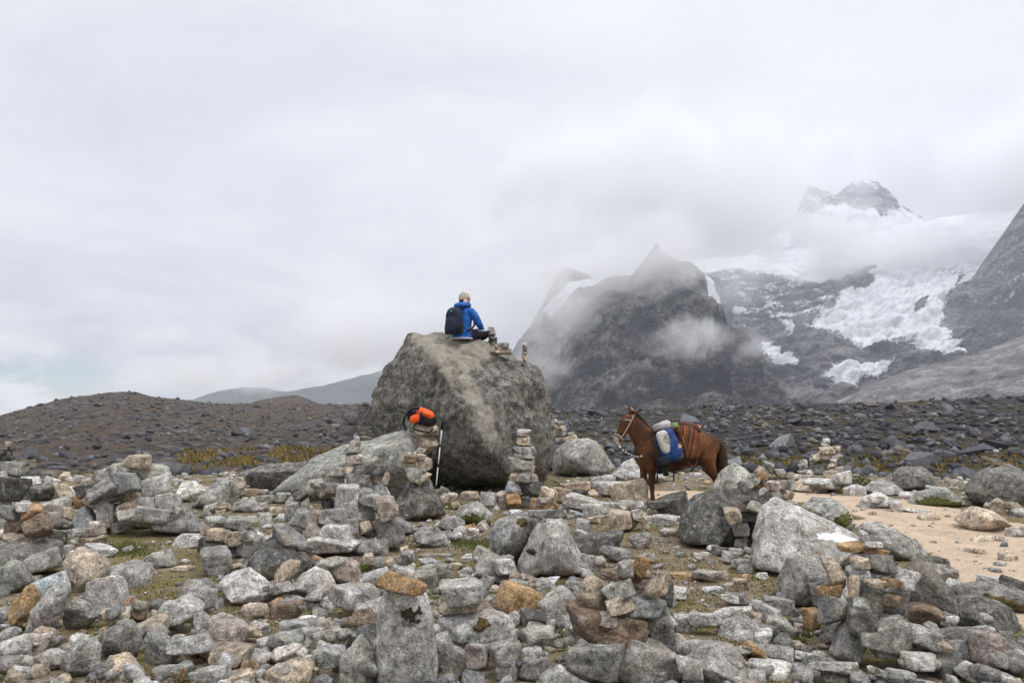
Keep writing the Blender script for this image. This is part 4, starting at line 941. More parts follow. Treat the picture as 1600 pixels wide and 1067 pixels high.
def fused(name, parts, voxel, iters, material, parent, noise_amp=0.0, seed=0):
    """overlapping lofts fused into one continuous skin"""
    v, f = join(parts)
    tmp = mesh_obj(name + '_tmp', v, f)
    md = tmp.modifiers.new('r', 'REMESH'); md.mode = 'VOXEL'; md.voxel_size = voxel
    if iters:
        sm = tmp.modifiers.new('s', 'SMOOTH'); sm.factor = 0.5; sm.iterations = iters
    dg = bpy.context.evaluated_depsgraph_get()
    me = bpy.data.meshes.new_from_object(tmp.evaluated_get(dg))
    bpy.data.objects.remove(tmp)
    me.name = name
    if noise_amp:
        co = np.empty(len(me.vertices) * 3); me.vertices.foreach_get('co', co); co = co.reshape(-1, 3)
        no = np.empty(len(me.vertices) * 3); me.vertices.foreach_get('normal', no); no = no.reshape(-1, 3)
        co = co + no * (noise_amp * fbm(co * 14.0, 3, seed=seed))[:, None]
        me.vertices.foreach_set('co', co.ravel())
    me.materials.clear(); me.materials.append(material)
    me.polygons.foreach_set('use_smooth', np.ones(len(me.polygons), dtype=bool)); me.update()
    return link(name, me, parent)
def part(name, shapes, material, parent, smooth_shade=True):
    v, f = join(shapes if isinstance(shapes, list) else [shapes])
    return mesh_obj(name, v, f, material, parent, smooth_shade)
def cord(path, r, n=8, sub=6):
    """a smooth cord through the given points"""
    p = np.array(path, float); m = len(p); out = []
    for i in range(m - 1):
        p0, p1, p2, p3 = p[max(i - 1, 0)], p[i], p[i + 1], p[min(i + 2, m - 1)]
        for s in np.linspace(0, 1, sub, endpoint=False):
            out.append(0.5 * (2 * p1 + (p2 - p0) * s + (2 * p0 - 5 * p1 + 4 * p2 - p3) * s * s + (3 * p1 - p0 - 3 * p2 + p3) * s ** 3))
    out.append(p[-1]); out = np.array(out)
    lat = (0.13, 0.98, 0.11) if abs((out[-1] - out[0])[1]) < np.linalg.norm(out[-1] - out[0]) * 0.8 else (1, 0, 0.1)
    return tube(out, [r] * len(out), lat, n)

# ------------------------------------------------------------------ the mule
hoof = GP(1017, 793)
mule = empty('mule', hoof, math.pi + 0.15)
tag(mule, 'brown mule with dark mane standing in profile beside the trail', 'mule')
m_coat, t, b = mat('mule_coat', 0.75, 0.2)
oc = t.n('ShaderNodeTexCoord').outputs['Object']
sx = t.n('ShaderNodeSeparateXYZ', Vector=oc)
hair = t.noise(t.vmath('MULTIPLY', oc, (60, 60, 14)), 1.0, 4, 0.7)
c = t.mix(t.mapr(t.noise(oc, 3.5, 4, 0.6), 0.35, 0.65), (0.062, 0.026, 0.011), (0.15, 0.060, 0.020))
c = t.mix(1.0, c, t.ramp(hair, [(0.3, 0.72), (0.7, 1.25)]), 'MULTIPLY')
muz = t.math('MULTIPLY', t.mapr(sx.outputs['X'], 0.50, 0.58), t.mapr(sx.outputs['Z'], 1.20, 1.12))
c = t.mix(muz, c, (0.42, 0.33, 0.24))
bel = t.math('MULTIPLY', t.mapr(sx.outputs['Z'], 0.70, 0.63), t.math('MULTIPLY', t.mapr(sx.outputs['X'], -0.90, -0.78), t.mapr(sx.outputs['X'], -0.45, -0.62)))
c = t.mix(t.math('MULTIPLY', bel, 0.8), c, (0.38, 0.28, 0.18))
leg = t.mapr(sx.outputs['Z'], 0.30, 0.10)
c = t.mix(t.math('MULTIPLY', leg, 0.45), c, (0.05, 0.025, 0.014))
t.set(b, 'Base Color', c)
t.set(b, 'Normal', t.n('ShaderNodeBump', Strength=0.3, Distance=0.01, Height=hair).outputs[0])
m_mane = plain('dark_mane_hair', (0.022, 0.013, 0.009), 0.7, 40, 0.5, 0.01)
m_tail, t, b = mat('tail_hair', 0.7, 0.2)
oc = t.n('ShaderNodeTexCoord').outputs['Object']
t.set(b, 'Base Color', t.ramp(t.noise(t.vmath('MULTIPLY', oc, (55, 55, 5)), 1.0, 4, 0.65), [(0.3, (0.014, 0.008, 0.006)), (0.55, (0.05, 0.024, 0.013)), (0.75, (0.11, 0.055, 0.028))]))
m_black = plain('black_webbing', (0.014, 0.014, 0.016), 0.7, 60, 0.3)
m_hoof = plain('hoof_horn', (0.05, 0.042, 0.035), 0.6, 30, 0.3)
trunk = tube([(0.27, 0, 0.88), (0.19, 0, 0.88), (0.04, 0, 0.885), (-0.18, 0, 0.875), (-0.42, 0, 0.86), (-0.63, 0, 0.89), (-0.84, 0, 0.955), (-1.01, 0, 0.985), (-1.13, 0, 0.97), (-1.19, 0, 0.96)],
             [(0.06, 0.10), (0.145, 0.225), (0.195, 0.295), (0.225, 0.295), (0.255, 0.285), (0.24, 0.262), (0.225, 0.268), (0.19, 0.235), (0.12, 0.165), (0.05, 0.08)], n=24)
neck = tube([(-0.08, 0, 0.98), (0.06, 0, 1.08), (0.18, 0, 1.22), (0.28, 0, 1.36), (0.33, 0, 1.45)], [(0.12, 0.27), (0.115, 0.235), (0.095, 0.18), (0.08, 0.142), (0.07, 0.105)], n=20)
headt = tube([(0.27, 0, 1.49), (0.33, 0, 1.44), (0.40, 0, 1.355), (0.465, 0, 1.255), (0.52, 0, 1.165), (0.56, 0, 1.10), (0.585, 0, 1.055)],
             [(0.055, 0.06), (0.085, 0.112), (0.09, 0.122), (0.072, 0.092), (0.058, 0.068), (0.056, 0.064), (0.04, 0.04)], n=20)
jaw = tube([(0.34, 0, 1.36), (0.40, 0, 1.28), (0.50, 0, 1.15), (0.545, 0, 1.075)], [(0.05, 0.06), (0.055, 0.065), (0.04, 0.05), (0.035, 0.03)], n=14)
ears = [tube([(0.275, 0.045, 1.50), (0.235, 0.075, 1.555), (0.195, 0.10, 1.61), (0.165, 0.112, 1.645)], [(0.03, 0.026), (0.036, 0.022), (0.026, 0.016), (0.006, 0.005)], n=10),
        tube([(0.30, -0.045, 1.51), (0.315, -0.07, 1.58), (0.33, -0.08, 1.66), (0.34, -0.082, 1.72)], [(0.03, 0.028), (0.026, 0.036), (0.02, 0.028), (0.006, 0.006)], n=10)]
legs = []
for sy, fx in ((1, 0.0), (-1, 0.07)):
    legs.append(tube([(0.02 + fx * 0.3, sy * 0.11, 0.84), (0.02 + fx * 0.5, sy * 0.12, 0.66), (0.01 + fx, sy * 0.115, 0.53), (0.02 + fx, sy * 0.11, 0.415), (0.015 + fx, sy * 0.11, 0.36), (0.01 + fx, sy * 0.11, 0.25), (0.005 + fx, sy * 0.11, 0.135), (0.015 + fx, sy * 0.11, 0.095), (0.03 + fx, sy * 0.11, 0.04)],
                     [(0.08, 0.12), (0.07, 0.10), (0.052, 0.06), (0.047, 0.052), (0.042, 0.045), (0.033, 0.036), (0.038, 0.043), (0.037, 0.040), (0.043, 0.045)], n=14))
    hx_ = -0.03 if sy > 0 else -0.20
    legs.append(tube([(-0.90 + hx_ * 0.3, sy * 0.10, 0.98), (-0.90 + hx_ * 0.5, sy * 0.125, 0.80), (-0.93 + hx_, sy * 0.125, 0.66), (-1.00 + hx_, sy * 0.12, 0.54), (-1.05 + hx_, sy * 0.12, 0.455), (-1.045 + hx_, sy * 0.12, 0.38), (-1.03 + hx_, sy * 0.12, 0.25), (-1.02 + hx_, sy * 0.12, 0.135), (-1.0 + hx_, sy * 0.12, 0.09), (-0.98 + hx_, sy * 0.12, 0.04)],
                     [(0.10, 0.20), (0.105, 0.17), (0.085, 0.125), (0.058, 0.08), (0.045, 0.06), (0.038, 0.046), (0.034, 0.038), (0.039, 0.043), (0.037, 0.041), (0.043, 0.045)], n=14))
fused('body', [trunk, neck, headt, jaw] + ears + legs, 0.012, 5, m_coat, mule)
part('mane', [tube([(0.33, 0, 1.525), (0.26, 0, 1.545), (0.17, 0, 1.455), (0.07, 0, 1.335), (-0.04, 0, 1.235), (-0.13, 0, 1.18)], [(0.02, 0.02), (0.035, 0.045), (0.03, 0.05), (0.03, 0.05), (0.025, 0.04), (0.01, 0.01)], n=10),
              tube([(0.25, 0, 1.55), (0.31, 0, 1.57), (0.37, 0, 1.50)], [(0.025, 0.02), (0.04, 0.03), (0.02, 0.015)], n=10)], m_mane, mule)
tl = part('tail', tube([(-1.10, 0, 1.10), (-1.185, 0, 1.07), (-1.235, 0, 0.96), (-1.245, 0, 0.80), (-1.24, 0, 0.64), (-1.225, 0, 0.50), (-1.21, 0, 0.40)], [(0.04, 0.04), (0.055, 0.05), (0.08, 0.075), (0.10, 0.09), (0.095, 0.085), (0.06, 0.05), (0.01, 0.01)], n=14), m_tail, mule)
m_eye = plain('dark_eye', (0.01, 0.008, 0.007), 0.15, 10, 0.1, 0, 0.5)
for sy in (1, -1):
    part('eye', sbox((0.435, sy * 0.078, 1.375), (0.018, 0.012, 0.014), 1.0, sub=2), m_eye, mule)
    part('nostril', sbox((0.585, sy * 0.032, 1.085), (0.010, 0.008, 0.014), 1.0, sub=2), m_eye, mule)
for sy, fx in ((1, 0.03), (-1, 0.10)):
    part('hoof', tube([(fx, sy * 0.11, 0.055), (fx + 0.01, sy * 0.11, -0.02)], [(0.045, 0.05), (0.055, 0.062)], n=14), m_hoof, mule)
for sy, fx in ((1, -1.01), (-1, -1.18)):
    part('hoof', tube([(fx, sy * 0.12, 0.055), (fx + 0.01, sy * 0.12, -0.02)], [(0.045, 0.05), (0.055, 0.062)], n=14), m_hoof, mule)

def on_mule(name, label, cat):
    o = empty(name, hoof, math.pi + 0.15)
    return tag(o, label, cat)
# harness and load
m_leather = plain('worn_leather', (0.13, 0.085, 0.05), 0.7, 50, 0.35)
m_palestrap = plain('pale_cord', (0.42, 0.37, 0.30), 0.8, 60, 0.3)
bridle = on_mule('bridle', 'pale rope bridle round the head of the mule', 'bridle')
for sy in (1, -1):
    part('cheek_strap', cord([(0.295, sy * 0.07, 1.51), (0.345, sy * 0.097, 1.42), (0.43, sy * 0.092, 1.27), (0.52, sy * 0.066, 1.12)], 0.008), m_palestrap, bridle)
    part('forehead_strap', cord([(0.36, sy * 0.10, 1.42), (0.42, sy * 0.085, 1.435), (0.455, sy * 0.03, 1.43), (0.46, 0, 1.43)], 0.008), m_palestrap, bridle)
part('nose_band', cord([(0.50, 0.0, 1.09), (0.485, 0.055, 1.11), (0.53, 0.068, 1.17), (0.585, 0.03, 1.20), (0.59, 0, 1.205), (0.585, -0.03, 1.20), (0.53, -0.068, 1.17), (0.485, -0.055, 1.11), (0.50, 0, 1.09)], 0.009), m_palestrap, bridle)
part('throat_strap', cord([(0.29, 0.075, 1.50), (0.30, 0.095, 1.38), (0.34, 0.075, 1.26), (0.37, 0, 1.225), (0.34, -0.075, 1.26), (0.30, -0.095, 1.38), (0.29, -0.075, 1.50)], 0.008), m_leather, bridle)
m_rope, t, b = mat('black_white_rope', 0.85, 0.2)
oc = t.n('ShaderNodeTexCoord').outputs['Object']
wv = t.n('ShaderNodeTexWave', dict(wave_type='BANDS', bands_direction='DIAGONAL'), Vector=oc, Scale=14.0)
t.set(b, 'Base Color', t.ramp(wv.outputs[0], [(0.45, (0.015, 0.015, 0.017)), (0.55, (0.55, 0.53, 0.48))], 'CONSTANT'))
rope = on_mule('lead_rope', 'black and white lead rope hanging from muzzle to chest of mule', 'rope')
part('cord', cord([(0.55, 0.03, 1.05), (0.53, 0.10, 0.98), (0.44, 0.17, 0.90), (0.36, 0.20, 0.86), (0.27, 0.19, 0.84), (0.17, 0.20, 0.86)], 0.015), m_rope, rope)
part('knot', sbox((0.56, 0.02, 1.055), (0.03, 0.03, 0.035), 0.9, sub=2), m_palestrap, rope)
part('neck_cord', cord([(0.40, 0.18, 0.87), (0.33, 0.20, 0.92), (0.22, 0.20, 1.02), (0.10, 0.19, 1.13), (-0.02, 0.15, 1.22)], 0.008), m_black, rope)
cloth = on_mule('saddle_cloth', 'dark woven cloth under the load on back of mule', 'saddle cloth')
th = np.linspace(-1.9, 1.9, 30); xs = np.linspace(-0.66, 0.02, 16)
A, X = np.meshgrid(th, xs, indexing='ij')
def sheet(off):
    rr_w = 0.255 + off; rr_h = 0.30 + off
    zc2 = np.interp(X, [-0.66, -0.42, 0.02], [0.90, 0.87, 0.885])
    return np.stack([X, np.sin(A) * rr_w * (1 + 0.02 * np.sin(A * 9 + X * 20)), zc2 + np.cos(A) * rr_h], -1).reshape(-1, 3)
fo = grid_faces(len(th), len(xs))
v0, v1 = sheet(0.012), sheet(0.028)
m_cloth = plain('brown_wool', (0.07, 0.045, 0.032), 0.95, 70, 0.4, 0.01)
part('cloth', [(v0, fo[:, ::-1]), (v1, fo)], m_cloth, cloth)
m_stripe, t, b = mat('striped_weave', 0.95, 0.1)
oc = t.n('ShaderNodeTexCoord').outputs['Object']
sx = t.n('ShaderNodeSeparateXYZ', Vector=oc)
st = t.math('FRACT', t.math('MULTIPLY', t.math('ADD', sx.outputs['X'], t.math('MULTIPLY', sx.outputs['Z'], 0.28)), 5.2))
cst = t.ramp(st, [(0.0, (0.10, 0.045, 0.025)), (0.18, (0.20, 0.055, 0.026)), (0.36, (0.17, 0.06, 0.03)), (0.44, (0.28, 0.15, 0.05)), (0.50, (0.035, 0.03, 0.025)), (0.62, (0.15, 0.045, 0.025)), (0.76, (0.09, 0.075, 0.03)), (0.84, (0.24, 0.10, 0.04)), (0.90, (0.07, 0.035, 0.025))], 'CONSTANT')
t.set(b, 'Base Color', t.mix(1.0, cst, t.ramp(t.noise(oc, 120, 3, 0.7), [(0.3, 0.6), (0.7, 1.3)]), 'MULTIPLY'))
sack = on_mule('woven_sack', 'red and brown striped woven sack slung on the mule', 'sack')
fused('sack_body', [sbox((-0.53, 0.30, 1.06), (0.17, 0.12, 0.24), 0.55, (0.10, -0.14, 0.0)), sbox((-0.50, 0.16, 1.24), (0.17, 0.18, 0.08), 0.6, (0.3, 0, 0)), sbox((-0.56, 0.33, 0.93), (0.15, 0.11, 0.13), 0.6)], 0.015, 4, m_stripe, sack, 0.012, 3)
part('strap', cord([(-0.42, 0.30, 1.27), (-0.41, 0.42, 1.12), (-0.45, 0.44, 0.95), (-0.47, 0.38, 0.82)], 0.014), m_leather, sack)
part('drawstring', cord([(-0.60, 0.20, 1.31), (-0.55, 0.28, 1.33), (-0.47, 0.22, 1.32)], 0.01), m_leather, sack)
m_blue = plain('blue_nylon', (0.014, 0.048, 0.165), 0.6, 20, 0.3, 0.006)
m_white = plain('off_white_nylon', (0.50, 0.48, 0.43), 0.6, 20, 0.12, 0.006)
pack = on_mule('pack_bag', 'blue and white rucksack strapped to the near flank of mule', 'bag')
R_ = (0.12, 0.32, 0.05)
fused('bag_body', [sbox((-0.20, 0.33, 1.02), (0.165, 0.11, 0.27), 0.5, R_), sbox((-0.25, 0.34, 0.98), (0.13, 0.13, 0.20), 0.55, R_)], 0.014, 3, m_blue, pack, 0.008, 5)
part('white_panel', sbox((-0.105, 0.40, 1.09), (0.095, 0.06, 0.185), 0.55, R_), m_white, pack)
part('bag_base', sbox((-0.145, 0.335, 0.80), (0.16, 0.115, 0.085), 0.5, R_), m_black, pack)
part('side_pocket', sbox((-0.33, 0.40, 0.92), (0.06, 0.06, 0.11), 0.55, R_), plain('grey_mesh', (0.11, 0.12, 0.14), 0.8, 90, 0.4), pack)
zz = [(-0.045, 0.445, 0.97), (-0.165, 0.462, 1.02), (-0.055, 0.455, 1.07), (-0.185, 0.462, 1.12), (-0.085, 0.455, 1.17), (-0.205, 0.46, 1.22)]
zy = [(-0.15, 0.462, 0.95), (-0.04, 0.452, 1.03), (-0.175, 0.464, 1.07), (-0.06, 0.455, 1.13), (-0.20, 0.462, 1.17), (-0.10, 0.452, 1.23)]
for k_ in (zz, zy):
    part('bungee_cord', cord(k_, 0.0035, 6), m_black, pack)
part('buckle', sbox((-0.335, 0.462, 1.02), (0.028, 0.012, 0.036), 0.4, sub=2), m_white, pack)
part('tag', sbox((-0.345, 0.468, 1.07), (0.016, 0.012, 0.018), 0.5, sub=2), plain('red_plastic', (0.45, 0.02, 0.035), 0.4, 10, 0.1), pack)
bun = on_mule('load_bundle', 'grey and white bundle tied on top of the mule', 'bundle')
fused('cloth_roll', [sbox((-0.16, 0.10, 1.31), (0.13, 0.20, 0.07), 0.6, (0.2, 0.15, 0)), sbox((-0.20, 0.16, 1.37), (0.09, 0.10, 0.05), 0.7, (0, 0.3, 0))], 0.014, 3, plain('grey_fleece', (0.40, 0.38, 0.38), 0.9, 30, 0.25), bun, 0.012, 8)
part('green_tie', cord([(-0.30, 0.20, 1.36), (-0.36, 0.22, 1.37), (-0.40, 0.22, 1.33), (-0.33, 0.24, 1.34)], 0.014), plain('green_cord', (0.25, 0.48, 0.13), 0.7, 20, 0.2), bun)
bun2 = on_mule('duffel', 'dark brown roll lying crosswise behind the load', 'roll')
fused('roll', [sbox((-0.63, 0.06, 1.30), (0.13, 0.24, 0.09), 0.6, (0, -0.2, 0)), sbox((-0.72, 0.10, 1.27), (0.08, 0.2, 0.06), 0.7)], 0.014, 3, plain('dark_canvas', (0.09, 0.045, 0.03), 0.9, 40, 0.4), bun2, 0.014, 9)
part('coral_pouch', sbox((-0.76, 0.18, 1.30), (0.048, 0.05, 0.045), 0.85, sub=3), plain('coral_cloth', (0.80, 0.20, 0.15), 0.85, 30, 0.15, 0.006), bun2)
gear = on_mule('girth_strap', 'black girth straps hanging below the belly of mule', 'strap')
part('strap', cord([(-0.02, 0.40, 0.80), (0.0, 0.36, 0.68), (0.0, 0.33, 0.48)], 0.012), m_black, gear)
part('strap', cord([(-0.30, 0.42, 0.86), (-0.28, 0.36, 0.70), (-0.28, 0.31, 0.46)], 0.012), m_black, gear)
part('girth', cord([(-0.16, 0.26, 1.0), (-0.16, 0.27, 0.80), (-0.15, 0.18, 0.62), (-0.15, 0.0, 0.565), (-0.15, -0.18, 0.62), (-0.16, -0.27, 0.80), (-0.16, -0.26, 1.0)], 0.022), m_black, gear)
part('stirrup', [tube([(-0.12, 0.35, 0.72), (-0.13, 0.35, 0.63), (-0.14, 0.35, 0.55)], [(0.03, 0.035), (0.045, 0.05), (0.03, 0.045)], n=12), cord([(-0.12, 0.36, 0.86), (-0.12, 0.35, 0.71)], 0.01)], m_black, gear)
coil = on_mule('rope_coil', 'thin coil of rope hanging below the striped sack', 'rope')
aa = np.linspace(0, 4 * np.pi, 40)
part('coil', tube(np.stack([-0.60 + 0.07 * np.cos(aa), 0.335 + 0.012 * np.sin(aa * 0.5), 0.80 + 0.105 * np.sin(aa)], 1), [0.008] * 40, n=6), m_leather, coil)

# ------------------------------------------------------------------ the person on the boulder
sp_ = P(722, 523, BC.y - 0.35)
seat_z = height_at(sp_[0], sp_[1])
SEAT = (sp_[0], sp_[1], seat_z - 0.035)
print('seat', SEAT, sp_)
PY = math.radians(56)
person = empty('person', SEAT, PY); person.scale = (1.09,) * 3
tag(person, 'person in a blue jacket and patterned knit hat sitting on the great boulder', 'person')
m_skin = plain('skin', (0.42, 0.25, 0.18), 0.55, 30, 0.1)
m_jacket, t, b = mat('blue_jacket_shell', 0.55, 0.3)
oc = t.n('ShaderNodeTexCoord').outputs['Object']
nn = t.noise(t.vmath('MULTIPLY', oc, (1, 1, 2.2)), 9.0, 4, 0.6, 1.2)
t.set(b, 'Base Color', t.mix(t.mapr(nn, 0.3, 0.7), (0.006, 0.075, 0.33), (0.012, 0.13, 0.48)))
t.set(b, 'Normal', t.n('ShaderNodeBump', Strength=0.7, Distance=0.03, Height=nn).outputs[0])
m_trouser = plain('dark_trousers', (0.022, 0.022, 0.035), 0.8, 25, 0.4, 0.01)
m_grey = plain('grey_piping', (0.55, 0.55, 0.58), 0.7, 25, 0.15)
HT = -math.radians(46)                                           # head turned to the right of the chest
hc = np.array([0.075, 0.0, 0.775])
def hd(v):
    v = np.asarray(v, float)
    c_, s_ = math.cos(HT), math.sin(HT)
    return np.stack([v[..., 0] * c_ - v[..., 1] * s_, v[..., 0] * s_ + v[..., 1] * c_, v[..., 2]], -1) + hc
def hd_sh(sh): return hd(sh[0]), sh[1]
skin_parts = [hd_sh(sbox((0, 0, 0), (0.095, 0.074, 0.118), 0.95)), hd_sh(sbox((0.055, 0, -0.06), (0.045, 0.052, 0.055), 0.9, sub=3)), hd_sh(tube([(0.085, 0, 0.02), (0.108, 0, -0.012), (0.09, 0, -0.028)], [(0.010, 0.010), (0.016, 0.014), (0.012, 0.008)], n=8)),
              hd_sh(sbox((0.088, 0, -0.062), (0.016, 0.022, 0.008), 0.9, sub=2)), hd_sh(sbox((0.0, 0.078, -0.01), (0.02, 0.012, 0.032), 0.9, sub=2)), hd_sh(sbox((0.0, -0.078, -0.01), (0.02, 0.012, 0.032), 0.9, sub=2)),
              tube([(0.045, 0, 0.56), (0.055, 0, 0.64), (0.07, 0, 0.72)], [(0.06, 0.06), (0.055, 0.055), (0.058, 0.058)], n=12),
              tube([(0.0, 0, 0.06), (0.0, 0, 0.20), (0.015, 0, 0.38), (0.035, 0, 0.52), (0.045, 0, 0.60)], [(0.16, 0.12), (0.14, 0.10), (0.15, 0.105), (0.17, 0.095), (0.07, 0.06)], n=16)]
for sy in (1, -1):
    sh_, el, wr = (0.035, sy * 0.185, 0.53), (0.13, sy * 0.285, 0.30), (0.335, sy * 0.215, 0.215)
    skin_parts.append(tube([(0.04, sy * 0.10, 0.53), sh_, tuple((np.array(sh_) + el) / 2), el, tuple((np.array(el) + wr) / 2), wr, (0.38, sy * 0.20, 0.20)], [0.055, 0.052, 0.044, 0.038, 0.036, 0.026, 0.03], lateral=(0.3, 0.9, 0.2), n=12))
    palm = np.array((0.405, sy * 0.19, 0.195))
    skin_parts.append(sbox(palm, (0.045, 0.038, 0.017), 0.7, (0, 0.25, 0), sub=3))
    for k_, ln in enumerate((0.075, 0.085, 0.08, 0.06)):
        oy = (k_ - 1.5) * 0.019
        skin_parts.append(tube([palm + (0.03, oy, 0), palm + (0.03 + ln * 0.5, oy, -0.012), palm + (0.03 + ln * 0.85, oy, -0.045)], [0.0095, 0.0085, 0.007], n=8))
    skin_parts.append(tube([palm + (-0.02, -sy * 0.03, 0), palm + (0.015, -sy * 0.06, -0.008), palm + (0.045, -sy * 0.07, -0.02)], [0.011, 0.010, 0.008], n=8))
    skin_parts.append(tube([(0.02, sy * 0.09, 0.09), (0.22, sy * 0.20, 0.125), (0.41, sy * 0.285, 0.12), (0.36, sy * 0.16, 0.075), (0.27, -sy * 0.04, 0.055)], [0.085, 0.075, 0.055, 0.05, 0.04], lateral=(0, 0.2, 1), n=12))
fused('body', skin_parts, 0.0085, 2, m_skin, person)
m_hair = plain('dark_hair', (0.03, 0.02, 0.014), 0.6, 60, 0.4)
part('hair', hd_sh(sbox((-0.022, 0, -0.022), (0.086, 0.080, 0.075), 0.95, sub=3)), m_hair, person)
part('eye', hd_sh(sbox((0.087, -0.034, 0.012), (0.008, 0.013, 0.007), 1, sub=2)), m_eye, person)
part('eye', hd_sh(sbox((0.087, 0.034, 0.012), (0.008, 0.013, 0.007), 1, sub=2)), m_eye, person)
jk = [tube([(-0.005, 0, 0.015), (0.0, 0, 0.10), (0.0, 0, 0.24), (0.015, 0, 0.40), (0.03, 0, 0.51), (0.045, 0, 0.575), (0.055, 0, 0.635), (0.06, 0, 0.665)], [(0.215, 0.165), (0.21, 0.16), (0.19, 0.135), (0.20, 0.14), (0.205, 0.13), (0.155, 0.115), (0.10, 0.095), (0.085, 0.085)], n=24)]
for sy in (1, -1):
    jk.append(tube([(0.03, sy * 0.08, 0.53), (0.035, sy * 0.19, 0.525), (0.08, sy * 0.262, 0.42), (0.13, sy * 0.295, 0.30), (0.22, sy * 0.27, 0.255), (0.325, sy * 0.22, 0.215)], [0.08, 0.082, 0.073, 0.066, 0.06, 0.048], lateral=(0.3, 0.9, 0.2), n=16))
jacket = fused('jacket', jk, 0.011, 3, m_jacket, person, 0.012, 4)
fused('hood', [sbox((-0.045, 0, 0.655), (0.095, 0.145, 0.060), 0.85, (0, -0.25, 0)), sbox((0.06, 0.085, 0.665), (0.09, 0.045, 0.048), 0.9), sbox((0.06, -0.085, 0.665), (0.09, 0.045, 0.048), 0.9)], 0.01, 3, m_jacket, jacket, 0.012, 6)
part('hem', tube([(-0.005, 0, 0.012), (-0.004, 0, 0.04)], [(0.212, 0.163), (0.219, 0.169)], n=32), m_grey, jacket)
for sy in (1, -1):
    part('cuff', tube([(0.315, sy * 0.222, 0.218), (0.355, sy * 0.207, 0.207)], [0.051, 0.047], lateral=(0.3, 0.9, 0.2), n=14), m_black, jacket)
part('pocket_zip', cord([(0.07, -0.205, 0.08), (0.085, -0.195, 0.16), (0.09, -0.178, 0.24)], 0.009, 6), m_grey, jacket)
tr = []
for sy in (1, -1):
    tr.append(tube([(-0.02, sy * 0.08, 0.09), (0.10, sy * 0.14, 0.11), (0.24, sy * 0.21, 0.13), (0.42, sy * 0.29, 0.125), (0.40, sy * 0.20, 0.085), (0.30, -sy * 0.01, 0.065)], [0.10, 0.10, 0.09, 0.068, 0.066, 0.052], lateral=(0, 0.2, 1), n=14))
trousers = fused('trousers', tr, 0.011, 3, m_trouser, person, 0.01, 2)
for sy in (1, -1):
    part('side_stripe', cord([(0.12, sy * 0.225, 0.155), (0.24, sy * 0.275, 0.185), (0.38, sy * 0.325, 0.180), (0.475, sy * 0.315, 0.125)], 0.017, 8), m_grey, trousers)
    fused('shoe', [sbox((0.22, -sy * 0.10, 0.045), (0.05, 0.125, 0.045), 0.6, (0, 0, 0.4 * sy))], 0.01, 2, m_black, person)
# knit hat
m_knit, t, b = mat('patterned_knit', 0.95, 0.1)
oc = t.n('ShaderNodeTexCoord').outputs['Object']
rel = t.vmath('SUBTRACT', oc, tuple(hc))
s3 = t.n('ShaderNodeSeparateXYZ', Vector=rel)
hz_ = t.math('MULTIPLY', t.math('SUBTRACT', s3.outputs['Z'], 0.012), 8.0)
bands = t.ramp(hz_, [(0.0, (0.62, 0.55, 0.46)), (0.10, (0.33, 0.13, 0.06)), (0.20, (0.62, 0.55, 0.46)), (0.34, (0.60, 0.56, 0.50)), (0.62, (0.62, 0.55, 0.46)), (0.70, (0.13, 0.03, 0.045)), (0.83, (0.60, 0.50, 0.46))], 'CONSTANT')
ang = t.math('ARCTAN2', s3.outputs['Y'], s3.outputs['X'])
zig = t.math('ABSOLUTE', t.math('SUBTRACT', t.math('FRACT', t.math('MULTIPLY', ang, 1.75)), 0.5))
row = t.math('ABSOLUTE', t.math('SUBTRACT', hz_, 0.47))
fig = t.math('MULTIPLY', t.math('LESS_THAN', t.math('ADD', zig, t.math('MULTIPLY', row, 1.3)), 0.27), t.math('LESS_THAN', row, 0.14))
t.set(b, 'Base Color', t.mix(fig, bands, (0.03, 0.03, 0.035)))
t.set(b, 'Normal', t.n('ShaderNodeBump', Strength=0.5, Distance=0.004, Height=t.noise(oc, 160, 2, 0.6)).outputs[0])
v, f = ico(4)
keep_v = v.copy()
dome_ = keep_v * np.array([0.112, 0.094, 0.125]); dome_[:, 2] = np.maximum(dome_[:, 2], -0.012)
ca, sa = math.cos(0.22), math.sin(0.22)
dome_ = np.stack([dome_[:, 0] * ca - dome_[:, 2] * sa - 0.004, dome_[:, 1], dome_[:, 0] * sa + dome_[:, 2] * ca + 0.018], 1)
hat = part('knit_hat', (hd(dome_), f), m_knit, person)
part('pompom', hd_sh(sbox((-0.028, 0, 0.146), (0.016, 0.016, 0.013), 1, sub=2)), plain('pale_wool', (0.60, 0.52, 0.46), 0.95, 80, 0.3), hat)
part('ear_flap', hd_sh(sbox((0.002, -0.083, -0.045), (0.036, 0.012, 0.052), 0.8, sub=3)), plain('cream_wool', (0.66, 0.60, 0.52), 0.95, 80, 0.15), hat)
part('ear_flap', hd_sh(sbox((0.002, 0.083, -0.045), (0.036, 0.012, 0.052), 0.8, sub=3)), bpy.data.materials['cream_wool'], hat)
